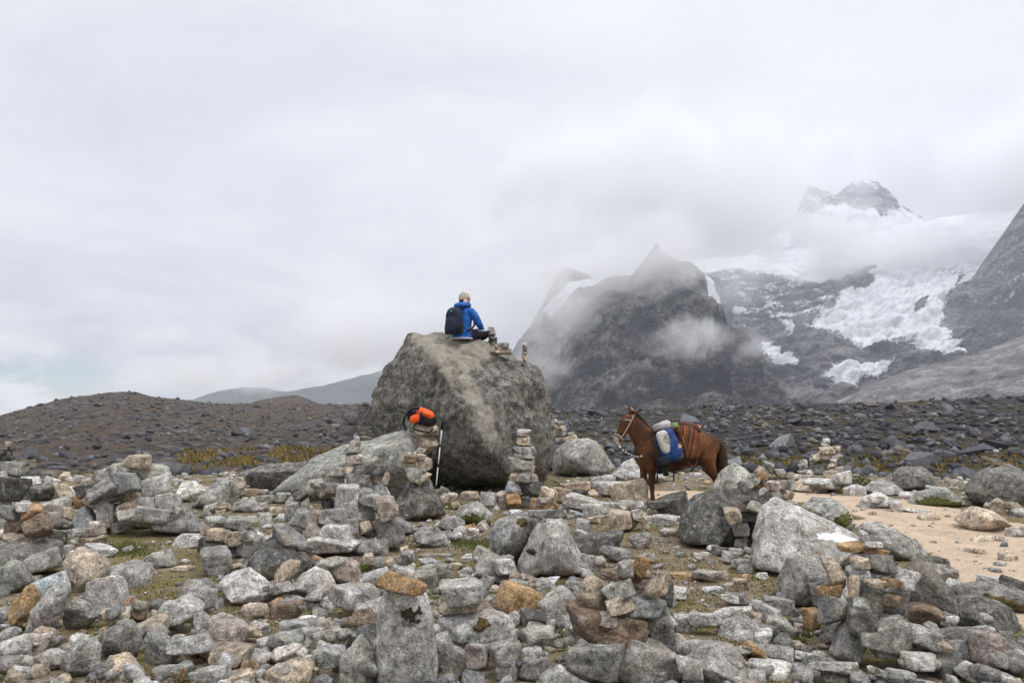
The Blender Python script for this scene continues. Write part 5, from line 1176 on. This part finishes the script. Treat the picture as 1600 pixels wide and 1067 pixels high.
# day pack on the back
m_navy = plain('navy_nylon', (0.018, 0.022, 0.048), 0.65, 22, 0.3, 0.008)
dp = empty('day_pack', SEAT, PY); dp.scale = (1.09,) * 3
tag(dp, 'dark navy day pack worn on the back of the seated person', 'backpack')
fused('pack_body', [sbox((-0.225, 0.02, 0.345), (0.095, 0.165, 0.255), 0.62, (0, 0.06, 0)), sbox((-0.27, 0.02, 0.28), (0.07, 0.14, 0.16), 0.65)], 0.012, 3, m_navy, dp, 0.008, 12)
part('front_pocket', sbox((-0.325, 0.02, 0.26), (0.03, 0.12, 0.12), 0.6, sub=3), m_navy, dp)
part('zip', cord([(-0.30, -0.115, 0.42), (-0.315, -0.06, 0.46), (-0.318, 0.02, 0.475), (-0.315, 0.10, 0.46), (-0.30, 0.155, 0.42)], 0.006, 6), m_black, dp)
part('emblem', sbox((-0.308, 0.02, 0.525), (0.006, 0.018, 0.018), 0.6, (0, 0.35, 0), sub=2), plain('teal_print', (0.02, 0.42, 0.34), 0.5, 10, 0.1), dp)
for sy in (1, -1):
    part('side_pocket', sbox((-0.22, 0.02 + sy * 0.165, 0.20), (0.06, 0.022, 0.10), 0.6, sub=3), m_black, dp)
    part('shoulder_strap', cord([(-0.14, 0.02 + sy * 0.085, 0.56), (-0.04, sy * 0.115, 0.635), (0.09, sy * 0.12, 0.60), (0.165, sy * 0.13, 0.45), (0.10, sy * 0.205, 0.27), (-0.10, sy * 0.19, 0.16)], 0.018, 8), m_black, dp)

# ------------------------------------------------------------------ orange backpack and trekking pole
bd = 14.45
bpos = P(659, 668, bd)
bz = height_at(bpos[0], bpos[1])
print('bag', bpos, bz)
st_ = px_stone('rock', (664, 668, 40, 20, -12, 't'), bd, settle=1)
ROCKS.pop()
tag(st_, 'tan stone propped under the orange and black backpack', 'rock')
bz = height_at(bpos[0] + 0.05, bpos[1])
op = empty('hiking_backpack', (bpos[0], bpos[1] - 0.08, max(bz - 0.02, bpos[2])), 0.0)
tag(op, 'orange and black backpack lying on the slab against the great boulder', 'backpack')
m_orange = plain('orange_nylon', (0.80, 0.105, 0.012), 0.55, 25, 0.2, 0.008)
fused('pack_body', [sbox((0.06, 0, 0.10), (0.21, 0.14, 0.115), 0.6, (0, 0.22, 0)), sbox((-0.11, 0.02, 0.17), (0.15, 0.13, 0.10), 0.65, (0, -0.15, 0))], 0.013, 3, m_black, op, 0.012, 3)
fused('top_lid', [sbox((0.075, -0.045, 0.205), (0.165, 0.11, 0.065), 0.6, (0.2, 0.38, 0)), sbox((0.16, -0.06, 0.155), (0.08, 0.09, 0.06), 0.7, (0, 0.6, 0))], 0.012, 3, m_orange, op, 0.016, 5)
fused('orange_pocket', [sbox((-0.10, -0.135, 0.105), (0.095, 0.05, 0.07), 0.65, (0, -0.35, 0))], 0.012, 2, m_orange, op, 0.012, 6)
part('dark_band', cord([(0.0, -0.155, 0.10), (0.02, -0.165, 0.18), (0.03, -0.10, 0.26)], 0.025, 8), m_navy, op)
part('shoulder_strap', cord([(-0.16, -0.10, 0.24), (-0.27, -0.12, 0.16), (-0.30, -0.12, 0.02), (-0.25, -0.13, -0.09)], 0.022, 8), m_black, op)
part('shoulder_strap', cord([(-0.06, -0.13, 0.05), (-0.12, -0.17, -0.06), (-0.02, -0.20, -0.10), (0.16, -0.18, -0.13), (0.22, -0.15, -0.06)], 0.016, 8), m_black, op)
part('hip_belt', cord([(-0.24, -0.10, 0.20), (-0.15, -0.14, 0.28), (-0.02, -0.12, 0.29)], 0.024, 8), m_black, op)
part('cord_lock', sbox((-0.27, -0.15, -0.11), (0.025, 0.02, 0.012), 0.6, sub=2), plain('blue_cord', (0.03, 0.16, 0.40), 0.5, 10, 0.2), op)
part('cord_end', sbox((-0.21, -0.15, -0.10), (0.016, 0.015, 0.012), 0.6, sub=2), plain('yellow_cord', (0.55, 0.38, 0.05), 0.5, 10, 0.2), op)
p_top, p_bot = P(692, 652, 14.6), P(681, 763, 14.2)
p_bot[2] = max(p_bot[2], height_at(p_bot[0], p_bot[1]) - 0.02)
pole = empty('trekking_pole', p_bot)
tag(pole, 'silver trekking pole with black grip leaning beside the great boulder', 'trekking pole')
ax = p_top - p_bot
def on_pole(a, b_, ra, rb=None, n=10): return tube([ax * a, ax * ((a + b_) / 2), ax * b_], [ra, ((ra + (rb or ra)) / 2), rb or ra], lateral=(1, 0.2, 0), n=n)
m_alu = plain('brushed_aluminium', (0.68, 0.68, 0.69), 0.35, 40, 0.1, 0, 0.5)
part('lower_shaft', on_pole(0.04, 0.30, 0.010), m_alu, pole); part('middle_shaft', on_pole(0.33, 0.58, 0.0115), m_alu, pole); part('upper_shaft', on_pole(0.60, 0.83, 0.013), m_alu, pole)
part('lock', on_pole(0.295, 0.335, 0.017), m_black, pole); part('lock', on_pole(0.575, 0.61, 0.018), m_black, pole)
part('tip', on_pole(0.0, 0.045, 0.005, 0.010), m_black, pole); part('grip', on_pole(0.82, 1.0, 0.018, 0.024), m_black, pole)
part('wrist_strap', cord([ax * 0.97, ax * 0.93 + (0.03, -0.03, 0), ax * 0.86 + (0.02, -0.03, 0), ax * 0.90], 0.006, 6), m_black, pole)

# ------------------------------------------------------------------ cairns on top of the great boulder
def top_cairn(stones, dy, label):
    cairn(stones, 560, label, d=BC.y - dy, back=0.0, depth_ratio=0.9)
top_cairn([(770, 526, 15, 5, -12, 'd'), (768, 521, 12, 5, -8, 'g'), (768, 517, 11, 4, -12, 'l'), (768, 513, 9, 4, -15, 'g')], 0.25, 'leaning flat-stone stack beside the knee of the seated person')
top_cairn([(783, 551, 30, 5, 0, 't'), (771, 546, 9, 9, 30, 'k'), (784, 546, 14, 6, 0, 't'), (794, 547, 10, 8, 0, 'g'), (779, 541, 11, 8, 15, 'g'), (789, 540, 11, 8, -10, 'n')], 0.75, 'low broad stack of flat stones on upper right of great boulder')
top_cairn([(820, 556, 9, 8, 0, 't'), (820, 549, 9, 6, 0, 'n'), (820, 543, 7, 6, 0, 'b'), (819, 538, 6, 3, 0, 'd'), (819, 536, 5, 3, 0, 'p')], 0.45, 'thin little cairn at the right shoulder of the great boulder')
# ------------------------------------------------------------------ rubble, gravel, turf
CLEAR = [  # picture outlines of the bare turf and earth between the rocks
 ([(165, 845), (240, 840), (330, 835), (325, 870), (345, 905), (290, 915), (262, 960), (205, 950), (190, 900), (160, 880)], 0.05),
 ([(330, 950), (420, 945), (470, 990), (440, 1010), (360, 1015), (330, 985)], 0.25),
 ([(555, 865), (610, 840), (700, 862), (770, 835), (765, 880), (690, 905), (620, 880), (560, 905)], 0.12),
 ([(870, 815), (1000, 815), (1060, 850), (1130, 870), (1220, 900), (1210, 950), (1090, 960), (1020, 900), (950, 890), (905, 850)], 0.12),
 ([(1090, 990), (1250, 990), (1330, 1020), (1500, 1050), (1500, 1090), (1180, 1090), (1180, 1020)], 0.45),
 ([(700, 830), (790, 770), (860, 775), (800, 800), (770, 830)], 0.3)]
def img(x, y, z):
    """picture position of a point"""
    dx, dy, dz = x, y, z - CAMH
    yc = dy * math.cos(PITCH) + dz * math.sin(PITCH); zc_ = -dy * math.sin(PITCH) + dz * math.cos(PITCH)
    return CXP + F * dx / yc, CYP - F * zc_ / yc
def openness(x, y):
    z = ground_z(x, y)
    px, py = img(x, y, z)
    dens = np.ones(len(x))
    for poly, k in CLEAR:
        dd = inside(px, py, poly)
        dens = np.where(dd > -6, np.minimum(dens, k + (1 - k) * np.clip(-dd / 6, 0, 1)), dens)
    pm_ = path_mask(x, y)
    dens = np.where(pm_ < 0.1, np.minimum(dens, 0.10), dens)
    return dens, z, px, py
def sample_ground(n, ymin, ymax, seed, margin=1.12):
    r = np.random.RandomState(seed)
    y = np.exp(r.uniform(math.log(ymin), math.log(ymax), n))
    x = (r.uniform(-1, 1, n)) * 0.66 * y * margin
    return x, y, r
def hm_at(x, y):
    i, j = cells(np.stack([x, y, y * 0], 1))
    return HM[i, j]
# medium loose rocks, each its own thing
x, y, r = sample_ground(1500, 5.2, 17.0, 3, 1.0)
dens, z, px, py = openness(x, y)
made = 0
for i in range(len(x)):
    if made >= 45: break
    if r.rand() > dens[i] ** 2 or hm_at(x[i:i + 1], y[i:i + 1])[0] > z[i] + 0.10 or not -10 < px[i] < 1610 or py[i] > 1075: continue
    s = r.uniform(0.13, 0.27)
    stone('rock', (x[i], y[i], z[i] + s * 0.25), (s * r.uniform(0.9, 1.4), s * r.uniform(0.8, 1.2), s * r.uniform(0.45, 0.85)), r.uniform(-25, 25), r.choice(list('gglplptndka')), settle=3)
    made += 1
SMALL = [chipped_block(400 + i, 2) for i in range(16)]
TINY = [chipped_block(500 + i, 1) for i in range(12)]
def scatter(name, protos, x, y, z, size, material, seed, label, bed=0.25, flat=(0.4, 0.85)):
    r = np.random.RandomState(seed)
    V, Fc, n0 = [], [], 0
    for i in range(len(x)):
        v, f = protos[r.randint(len(protos))]
        s = size[i]
        M = np.array(Euler((r.uniform(-.4, .4), r.uniform(-.4, .4), r.uniform(0, 6.3))).to_matrix())
        h = r.uniform(*flat)
        w = (v * np.array([s * r.uniform(0.8, 1.35), s * r.uniform(0.8, 1.2), s * h])) @ M.T
        w = w + np.array([x[i], y[i], z[i] + s * h * (0.5 - bed)])
        V.append(w); Fc.append(f + n0); n0 += len(v)
    o = mesh_obj(name, np.concatenate(V), np.concatenate(Fc), material, smooth_shade=len(protos[0][0]) > 100)
    return tag(o, label, kind='stuff')
x, y, r = sample_ground(19000, 4.6, 19.5, 5, 1.35)
dens, z, px, py = openness(x, y)
clump = 0.55 + 0.9 * fbm(np.stack([x, y, x * 0], 1) * 0.8, 3, seed=91)
top = hm_at(x, y)
ok = (r.rand(len(x)) < dens * np.clip(clump, 0.1, 1)) & (top < z + 0.16) & ((np.abs(x) < 12.5))
x, y, z = x[ok], y[ok], np.maximum(z[ok], top[ok] - 0.05)
size = 0.035 + 0.13 * r.rand(len(x)) ** 2.2
bigm = size > 0.085
scatter('rubble', SMALL, x[bigm], y[bigm], z[bigm], size[bigm], m_pebble, 11, 'fist-sized rubble filling the gaps between the rocks')
scatter('gravel', TINY, x[~bigm], y[~bigm], z[~bigm], size[~bigm], m_pebble, 12, 'small gravel strewn over turf and trail')
x, y, r = sample_ground(11000, 4.6, 19.0, 6, 1.35)
dens, z, px, py = openness(x, y)
ok = (hm_at(x, y) < z + 0.04) & (np.abs(x) < 12.5)
x, y, z = x[ok], y[ok], z[ok]
scatter('grit', TINY, x, y, z + 0.006, 0.012 + 0.028 * r.rand(len(x)) ** 2, m_pebble, 13, 'fine grit and chips of stone on the bare earth', 0.3)

# turf blades
m_grass, t, b = mat('dry_turf', 0.9, 0.15)
isl = t.n('ShaderNodeNewGeometry').outputs['Random Per Island']
t.set(b, 'Base Color', t.ramp(isl, [(0.0, (0.075, 0.085, 0.022)), (0.3, (0.14, 0.135, 0.042)), (0.55, (0.225, 0.19, 0.07)), (0.8, (0.30, 0.235, 0.10)), (1.0, (0.10, 0.115, 0.03))]))
def blades(name, x, y, z, h, wid, lean, material, seed, label):
    r = np.random.RandomState(seed); n = len(x)
    a = r.uniform(0, 2 * np.pi, n); hh = h * r.uniform(0.5, 1.3, n); ww = wid * r.uniform(0.6, 1.3, n)
    la = r.uniform(0, 2 * np.pi, n); ll = lean * hh * r.uniform(0.2, 1.2, n)
    p0 = np.stack([x - np.cos(a) * ww, y - np.sin(a) * ww, z - 0.01], 1); p1 = np.stack([x + np.cos(a) * ww, y + np.sin(a) * ww, z - 0.01], 1)
    p2 = np.stack([x + np.cos(la) * ll, y + np.sin(la) * ll, z + hh], 1)
    V = np.stack([p0, p1, p2], 1).reshape(-1, 3)
    o = mesh_obj(name, V, np.arange(3 * n).reshape(-1, 3), material, smooth_shade=False)
    return tag(o, label, kind='stuff')
x, y, r = sample_ground(270000, 4.6, 17.0, 8, 1.3)
dens, z, px, py = openness(x, y)
q = np.stack([x, y, x * 0], 1)
tm = fbm(q * 1.1, 3, seed=95) + 0.6 * fbm(q * 5.0, 2, seed=96)
ok = (hm_at(x, y) < z + 0.05) & (path_mask(x, y) > 0.12) & (tm > -0.06) & (np.abs(x) < 12.5)
blades('grass', x[ok], y[ok], z[ok], 0.030, 0.005, 1.0, m_grass, 9, 'short dry turf growing between the stones')
# moss cushions against the foot of the great boulder and rocks
mx, my = [], []
for cx, cy, w_, h_ in ((755, 776, 70, 8), (700, 790, 40, 8), (740, 850, 60, 16), (905, 762, 70, 8), (1350, 752, 30, 4), (590, 890, 50, 10), (200, 860, 60, 14), (330, 975, 40, 20), (455, 925, 30, 14), (1235, 1000, 60, 14), (850, 1005, 60, 16)):
    rr = np.random.RandomState(int(cx))
    qx = cx + rr.normal(0, 0.35, 1100) * w_; qy = cy + rr.normal(0, 0.35, 1100) * h_
    rx, ry, rz = ray(qx, qy)
    tt = CAMH / np.maximum(0.02, -rz)
    mx.append(rx * tt); my.append(ry * tt)
mx = np.concatenate(mx); my = np.concatenate(my); mz = ground_z(mx, my)
ok = hm_at(mx, my) < mz + 0.08
m_moss, t, b = mat('green_turf', 0.9, 0.15)
isl = t.n('ShaderNodeNewGeometry').outputs['Random Per Island']
t.set(b, 'Base Color', t.ramp(isl, [(0.0, (0.045, 0.07, 0.014)), (0.5, (0.10, 0.135, 0.028)), (1.0, (0.19, 0.19, 0.06))]))
blades('grass', mx[ok], my[ok], mz[ok], 0.045, 0.007, 0.8, m_moss, 10, 'greener tufts of turf at the foot of the rocks')

# ------------------------------------------------------------------ blocks on the moraine
def shard(seed):
    r = np.random.RandomState(seed)
    pts = r.normal(0, 1, (9, 3)); pts /= np.linalg.norm(pts, axis=1)[:, None]; pts *= r.uniform(0.7, 1.0, (9, 1))
    bm = bmesh.new()
    for p in pts: bm.verts.new(p * np.array([1.0, 0.8, 0.7]))
    bmesh.ops.convex_hull(bm, input=list(bm.verts)); 
    bmesh.ops.delete(bm, geom=[v for v in bm.verts if not v.link_faces], context='VERTS')
    bm.verts.index_update()
    v = np.array([x.co[:] for x in bm.verts]); f = np.array([[x.index for x in fa.verts] for fa in bm.faces if len(fa.verts) == 3], dtype=np.int32)
    bm.free()
    return v * 0.62, f
SHARD = [shard(700 + i) for i in range(18)]
SHARD_ME = []
for v, f in SHARD:
    me = bpy.data.meshes.new('block'); me.from_pydata(v.tolist(), [], f.tolist()); me.materials.append(m_dark); me.update(); SHARD_ME.append(me)
r = np.random.RandomState(21)
def moraine_pos(n, x0, x1, crest, dc, power, r):
    px = r.uniform(x0, x1, n); v = r.uniform(0, 1, n) ** power * 1.0
    return moraine_pt(px, v, crest, dc)
n_big = 0
for (n, x0, x1, crest, dc, lab, grp, smin, smax) in (
        (150, 600, 1640, CREST_R, 135.0, 'dark angular block in the rubble field behind the mule', 'dark blocks of the rubble field', 1.0, 3.6),
        (60, -30, 590, CREST, 230.0, 'weathered dark block on the brown moraine hillside at left', 'blocks on the moraine hillside', 1.0, 2.6)):
    x, y, z = moraine_pos(n, x0, x1, crest, dc, 1.5, r)
    s = smin + (smax - smin) * r.rand(n) ** 2.5
    for i in range(n):
        o = link('moraine_block', SHARD_ME[r.randint(len(SHARD_ME))])
        o.location = (x[i], y[i], z[i] + s[i] * 0.12)
        o.rotation_euler = (r.uniform(-.4, .4), r.uniform(-.4, .4), r.uniform(0, 6.3))
        o.scale = (s[i] * r.uniform(0.9, 1.4), s[i], s[i] * r.uniform(0.6, 1.0))
        tag(o, lab, 'boulder', grp)
def block_stuff(name, n, x0, x1, crest, dc, power, s0, s1, label, pw=2.5, near=False):
    if near:
        y = np.exp(r.uniform(math.log(19.5), math.log(46), n)); x = (r.uniform(x0, x1, n) - CXP) / F * y; z = ground_z(x, y)
    else:
        x, y, z = moraine_pos(n, x0, x1, crest, dc, power, r)
    s = s0 + (s1 - s0) * r.rand(n) ** pw
    return scatter(name, SHARD, x, y, z, s, m_dark, r.randint(999), label, 0.3, (0.7, 1.1))
block_stuff('moraine_rubble', 11000, 560, 1750, CREST_R, 135.0, 1.25, 0.12, 1.4, 'mass of dark broken blocks covering the rubble field', 4.5)
block_stuff('moraine_rubble', 6500, -160, 620, CREST, 230.0, 1.2, 0.14, 1.2, 'scattered dark stones covering the moraine hillside', 5.0)
block_stuff('moraine_rubble', 2600, -100, 1700, CREST, 0, 1, 0.12, 0.75, 'dark stones on the plain just beyond the pass', 3.0, True)
# ochre tussock grass on the plain
m_tuss, t, b = mat('ochre_tussock', 0.9, 0.1)
isl = t.n('ShaderNodeNewGeometry').outputs['Random Per Island']
t.set(b, 'Base Color', t.ramp(isl, [(0.0, (0.10, 0.085, 0.025)), (0.4, (0.20, 0.145, 0.04)), (0.75, (0.29, 0.19, 0.055)), (1.0, (0.14, 0.12, 0.035))]))
bx, by_, bz = [], [], []
for (n, x0, x1, v0, v1) in ((260, 30, 300, 0.0, 0.10), (330, 290, 600, 0.02, 0.24), (420, 1120, 1640, 0.0, 0.30), (60, 860, 1120, 0.0, 0.12)):
    ppx = r.uniform(x0, x1, n); vv = r.uniform(v0, v1, n)
    cr, dc = (CREST, 230.0) if x1 <= 600 else (CREST_R, 135.0)
    x, y, z = moraine_pt(ppx, vv, cr, dc)
    k = 26
    rad = r.uniform(0.25, 0.8, n)
    bx.append((x[:, None] + r.normal(0, 1, (n, k)) * rad[:, None]).ravel()); by_.append((y[:, None] + r.normal(0, 1, (n, k)) * rad[:, None]).ravel()); bz.append(np.repeat(z - 0.05, k))
blades('tussock_grass', np.concatenate(bx), np.concatenate(by_), np.concatenate(bz), 0.42, 0.085, 0.8, m_tuss, 33, 'ochre tussock grass on the plain below the moraine')
# ------------------------------------------------------------------ moss, quartz and painted dark-hole patches lying on rocks, small plants
def by_label(txt):
    for o in bpy.data.objects:
        if txt in str(o.get('label', '')): return o
def patch(rock, poly, name, material, lift=0.008, ragged=5.0, seed=0):
    """a thin crust following the rock's own surface inside a picture outline"""
    me = rock.data
    co = np.empty(len(me.vertices) * 3); me.vertices.foreach_get('co', co); co = co.reshape(-1, 3)
    no = np.empty(len(me.vertices) * 3); me.vertices.foreach_get('normal', no); no = no.reshape(-1, 3)
    w = co + np.array(rock.location)
    px, py = img(w[:, 0], w[:, 1], w[:, 2])
    d = inside(px, py, poly) + ragged * fbm(w * 22.0, 4, 0.6, seed=seed) * 2
    view = w - np.array([0, 0, CAMH])
    ok = (d > 0) & ((no * view).sum(1) < 0)
    f = np.array([p.vertices[:] for p in me.polygons])
    f = f[ok[f].all(axis=1)]
    if len(f) < 4: return print('empty patch', name, rock.get('label'))
    used, inv = np.unique(f, return_inverse=True); f = inv.reshape(f.shape)
    top = co[used] + no[used] * (lift * (0.6 + 0.8 * np.random.RandomState(seed).rand(len(used))))[:, None]
    bot = co[used] - no[used] * 0.012
    edges = {}
    for tri in f:
        for a, bb in ((0, 1), (1, 2), (2, 0)): edges.setdefault((min(tri[a], tri[bb]), max(tri[a], tri[bb])), []).append((tri[a], tri[bb]))
    n = len(used)
    side = []
    for k, e in edges.items():
        if len(e) == 1:
            a, bb = e[0]; side += [(a, a + n, bb + n), (a, bb + n, bb)]
    V = np.concatenate([top, bot]); Fc = np.concatenate([f, np.array(side, dtype=f.dtype).reshape(-1, 3)])
    return mesh_obj(name, V, Fc, material, rock)
m_bmoss_hole = plain('blackish_moss_and_hole_shade', (0.034, 0.027, 0.016), 0.95, 60, 0.6, 0.01)  # black moss, and also the painted shade of the cracked block's hole
m_wmoss = plain('brown_moss', (0.085, 0.062, 0.022), 0.95, 50, 0.6, 0.01)
m_gmoss = plain('olive_moss', (0.085, 0.085, 0.025), 0.95, 50, 0.6, 0.01)
m_quartz = plain('white_quartz', (0.80, 0.79, 0.77), 0.7, 25, 0.15, 0.006)
pale = by_label('tall pale slab standing')
patch(pale, [(627, 958), (640, 948), (655, 946), (662, 955), (655, 962), (672, 970), (668, 975), (650, 976), (634, 970)], 'moss', m_bmoss_hole, 0.008, 7, 1)
patch(pale, [(604, 940), (610, 938), (608, 955), (603, 956)], 'moss', m_bmoss_hole, 0.008, 1, 2)
patch(by_label('layered grey boulder'), [(735, 985), (745, 968), (765, 966), (768, 975), (752, 988)], 'moss', m_wmoss, 0.014, 2, 3)
patch(by_label('steep right half of the cracked'), [(822, 858), (834, 856), (840, 864), (832, 870), (822, 868)], 'moss', m_bmoss_hole, 0.010, 2, 4)  # no moss here: shade of a dark hole painted as a blackish crust
patch(by_label('left half of the cracked'), [(806, 812), (822, 808), (826, 818), (812, 826)], 'moss', m_wmoss, 0.014, 2, 5)
patch(by_label('dark mossy slab beside'), [(1535, 928), (1570, 932), (1600, 945), (1600, 958), (1560, 950)], 'moss', m_wmoss, 0.016, 4, 6)
patch(by_label('low moss-backed rock'), [(1430, 782), (1460, 774), (1500, 784), (1508, 792), (1440, 794)], 'moss', m_gmoss, 0.02, 4, 7)
patch(by_label('mossy grey rock behind'), [(1300, 808), (1325, 800), (1332, 822), (1305, 826)], 'moss', m_gmoss, 0.02, 4, 8)
patch(by_label('long pale slab with a white streak'), [(1272, 836), (1300, 830), (1345, 842), (1338, 852), (1310, 850), (1280, 846)], 'quartz_streak', m_quartz, 0.005, 4, 9)
patch(by_label('rounded lichened rock in front'), [(715, 810), (740, 800), (768, 812), (766, 824), (735, 824)], 'moss', m_gmoss, 0.01, 6, 10)

def leafy(px, py, d, w, h, n, material, label, seed, lift=0.0):
    r_ = np.random.RandomState(seed)
    c_ = P(px, py, d)
    root = empty('cushion_plant', c_)
    tag(root, label, 'plant')
    V, Fc = [], []
    for k in range(n):
        q = r_.normal(0, 1, 3); q /= np.linalg.norm(q); q *= r_.uniform(0.4, 1) ** 0.5; q[2] = abs(q[2])
        p = q * np.array([w / 2, w / 2.6, h])
        a = r_.normal(0, 1, 3); a /= np.linalg.norm(a); bq = np.cross(a, q); bq /= (np.linalg.norm(bq) + 1e-6)
        s = r_.uniform(0.6, 1.2) * w * 0.07
        V += [p - a * s * 0.35, p + bq * s, p + a * s * 0.35 + q * s * 0.4, p - bq * s * 0.2]
        Fc += [(4 * k, 4 * k + 1, 4 * k + 2), (4 * k, 4 * k + 2, 4 * k + 3)]
    mesh_obj('foliage', np.array(V), np.array(Fc, dtype=np.int32), material, root, False)
    part('stem', tube([(0, 0, -0.04), (0, 0, h * 0.6)], [w * 0.08, w * 0.04], n=8), m_leather, root)
m_leaf, t, b = mat('small_leaves', 0.8, 0.2)
isl = t.n('ShaderNodeNewGeometry').outputs['Random Per Island']
t.set(b, 'Base Color', t.ramp(isl, [(0.0, (0.03, 0.05, 0.012)), (0.5, (0.07, 0.095, 0.02)), (1.0, (0.13, 0.15, 0.04))]))
m_rleaf, t, b = mat('reddish_leaves', 0.8, 0.2)
isl = t.n('ShaderNodeNewGeometry').outputs['Random Per Island']
t.set(b, 'Base Color', t.ramp(isl, [(0.0, (0.05, 0.08, 0.02)), (0.45, (0.11, 0.12, 0.03)), (0.7, (0.22, 0.11, 0.03)), (1.0, (0.27, 0.08, 0.03))]))
leafy(1344, 758, ground_depth(1344, 760) + 0.1, 0.42, 0.22, 420, m_leaf, 'dark green cushion plant beside the cairn of tan stones', 3)
leafy(283, 1066, ground_depth(283, 1067), 0.17, 0.10, 260, m_rleaf, 'small red and green plant at the bottom left', 5)
leafy(818, 775, ground_depth(900, 765), 0.0 + 0.2, 0.06, 200, m_leaf, 'low green plant at the right foot of great boulder', 6)

# ------------------------------------------------------------------ a label for every loose rock
LM = [('the great boulder', 720, 770), ('the mule', 1040, 790), ('the tall pale slab', 638, 1060), ('the large front cairn', 970, 1060), ('the tall slender cairn', 815, 795), ('the right stone pyramid', 1370, 1040), ('the wide stone heap', 200, 836),
      ('the broad central heap', 540, 868), ('the cracked block', 840, 904), ('the long pale slab', 1250, 892), ('the banded grey slab', 1395, 874), ('the tan wedge rock', 1540, 832), ('the left flat rock', 40, 894), ('the white triangular rock', 392, 945),
      ('the broad tan rock', 455, 1066), ('the long rock wall', 460, 770), ('the layered boulder', 750, 1030), ('the dark rounded rock', 190, 1032), ('the green cushion plant', 1344, 760), ('the dark leaning slab', 1110, 856), ('the square mottled block', 1255, 948), ('the sloping corner slab', 1550, 1050)]
LMW = [(nme, GP(a, min(1085, bb))[:2]) for nme, a, bb in LM]
def rock_label(o, col):
    l = np.array(o.matrix_basis.translation)[:2]
    nme, q = min(LMW, key=lambda e: np.hypot(*(l - e[1])))
    dx, dy = l - q
    rel = ('right of' if dx > 0 else 'left of') if abs(dx) > abs(dy) else ('behind' if dy > 0 else 'in front of')
    s = np.abs(np.array(o.scale)); big = max(s[0], s[2])
    size_ = 'small' if big < 0.17 else ('large' if big > 0.36 else 'mid-sized')
    shp = 'flat' if s[2] < 0.48 * s[0] else ('upright' if s[2] > 1.15 * s[0] else 'blocky')
    return '%s %s %s rock %s %s' % (size_, PALN[col], shp, rel, nme), float(np.hypot(dx, dy))
seen = {}
for o, col in ROCKS:
    lab, dist = rock_label(o, col)
    seen.setdefault(lab, []).append((dist, o))
ORD = ['nearest of these', 'second nearest', 'third nearest', 'fourth nearest', 'fifth nearest', 'sixth nearest', 'seventh nearest', 'eighth nearest', 'ninth nearest', 'tenth nearest']
for lab, lst in seen.items():
    lst.sort(key=lambda e: e[0])
    for k_, (dist, o) in enumerate(lst):
        tag(o, lab if len(lst) == 1 else lab + ', ' + ORD[min(k_, 9)], 'rock', 'loose rocks strewn over the pass')
print('rocks', len(ROCKS), 'largest label cluster', max(len(v_) for v_ in seen.values()))
CL = [
 (1060, 290, 2250, 820, 330, 900, 0.0085, 0.0038, 0.30, 0.62, 1, 'thick pale cloud bank hiding the tops left of the summit'),
 (1700, 250, 2250, 640, 360, 900, 0.0085, 0.0038, 0.32, 0.62, 2, 'thick pale cloud bank right of the summit'),
 (1360, 385, 2350, 760, 170, 600, 0.0080, 0.0060, 0.34, 0.60, 3, 'white cloud lying across the head of the glacier'),
 (1350, 240, 3000, 420, 170, 400, 0.0060, 0.0050, 0.38, 0.60, 4, 'thin cloud veil around the summit'),
 (975, 385, 1010, 470, 260, 200, 0.020, 0.0100, 0.37, 0.62, 5, 'mist curling over the top of the dome peak'),
 (850, 470, 1150, 300, 260, 240, 0.014, 0.0090, 0.35, 0.62, 6, 'mist between the dome peak and the snow strip'),
 (845, 575, 980, 230, 150, 130, 0.014, 0.0130, 0.38, 0.64, 7, 'thin mist at the lower left flank of dome peak'),
 (1095, 535, 790, 420, 130, 80, 0.024, 0.0120, 0.46, 0.66, 8, 'small wisp of mist drifting across the dome peak'),
 (1150, 440, 1120, 320, 170, 150, 0.012, 0.0110, 0.38, 0.64, 9, 'faint mist right of the dome peak top'),
 (600, 520, 2100, 520, 230, 600, 0.010, 0.0045, 0.32, 0.60, 10, 'grey cloud sitting on the far ridge by the boulder'),
 (350, 585, 2100, 400, 90, 400, 0.008, 0.0060, 0.36, 0.60, 11, 'low cloud touching the far blue ridge at left'),
]
for c_ in CL: cloud(*c_)
# ------------------------------------------------------------------ air
def haze_box():
    x0, x1, y0, y1, z0, z1 = -2600, 3300, -300, 4500, -60, 1500
    v = [(x, y, z) for x in (x0, x1) for y in (y0, y1) for z in (z0, z1)]
    f = [(0, 1, 3, 2), (4, 6, 7, 5), (0, 4, 5, 1), (2, 3, 7, 6), (0, 2, 6, 4), (1, 5, 7, 3)]
    m = bpy.data.materials.new('thin_air'); m.use_nodes = True
    t = NT(m.node_tree)
    vol = t.n('ShaderNodeVolumePrincipled', Color=(0.84, 0.90, 1.0), Density=0.00015)
    t.n('ShaderNodeOutputMaterial', Volume=vol.outputs[0])
    o = mesh_obj('haze', v, f, m, smooth_shade=False)
    tag(o, 'pale mountain haze filling the valley air', kind='stuff')
haze_box()
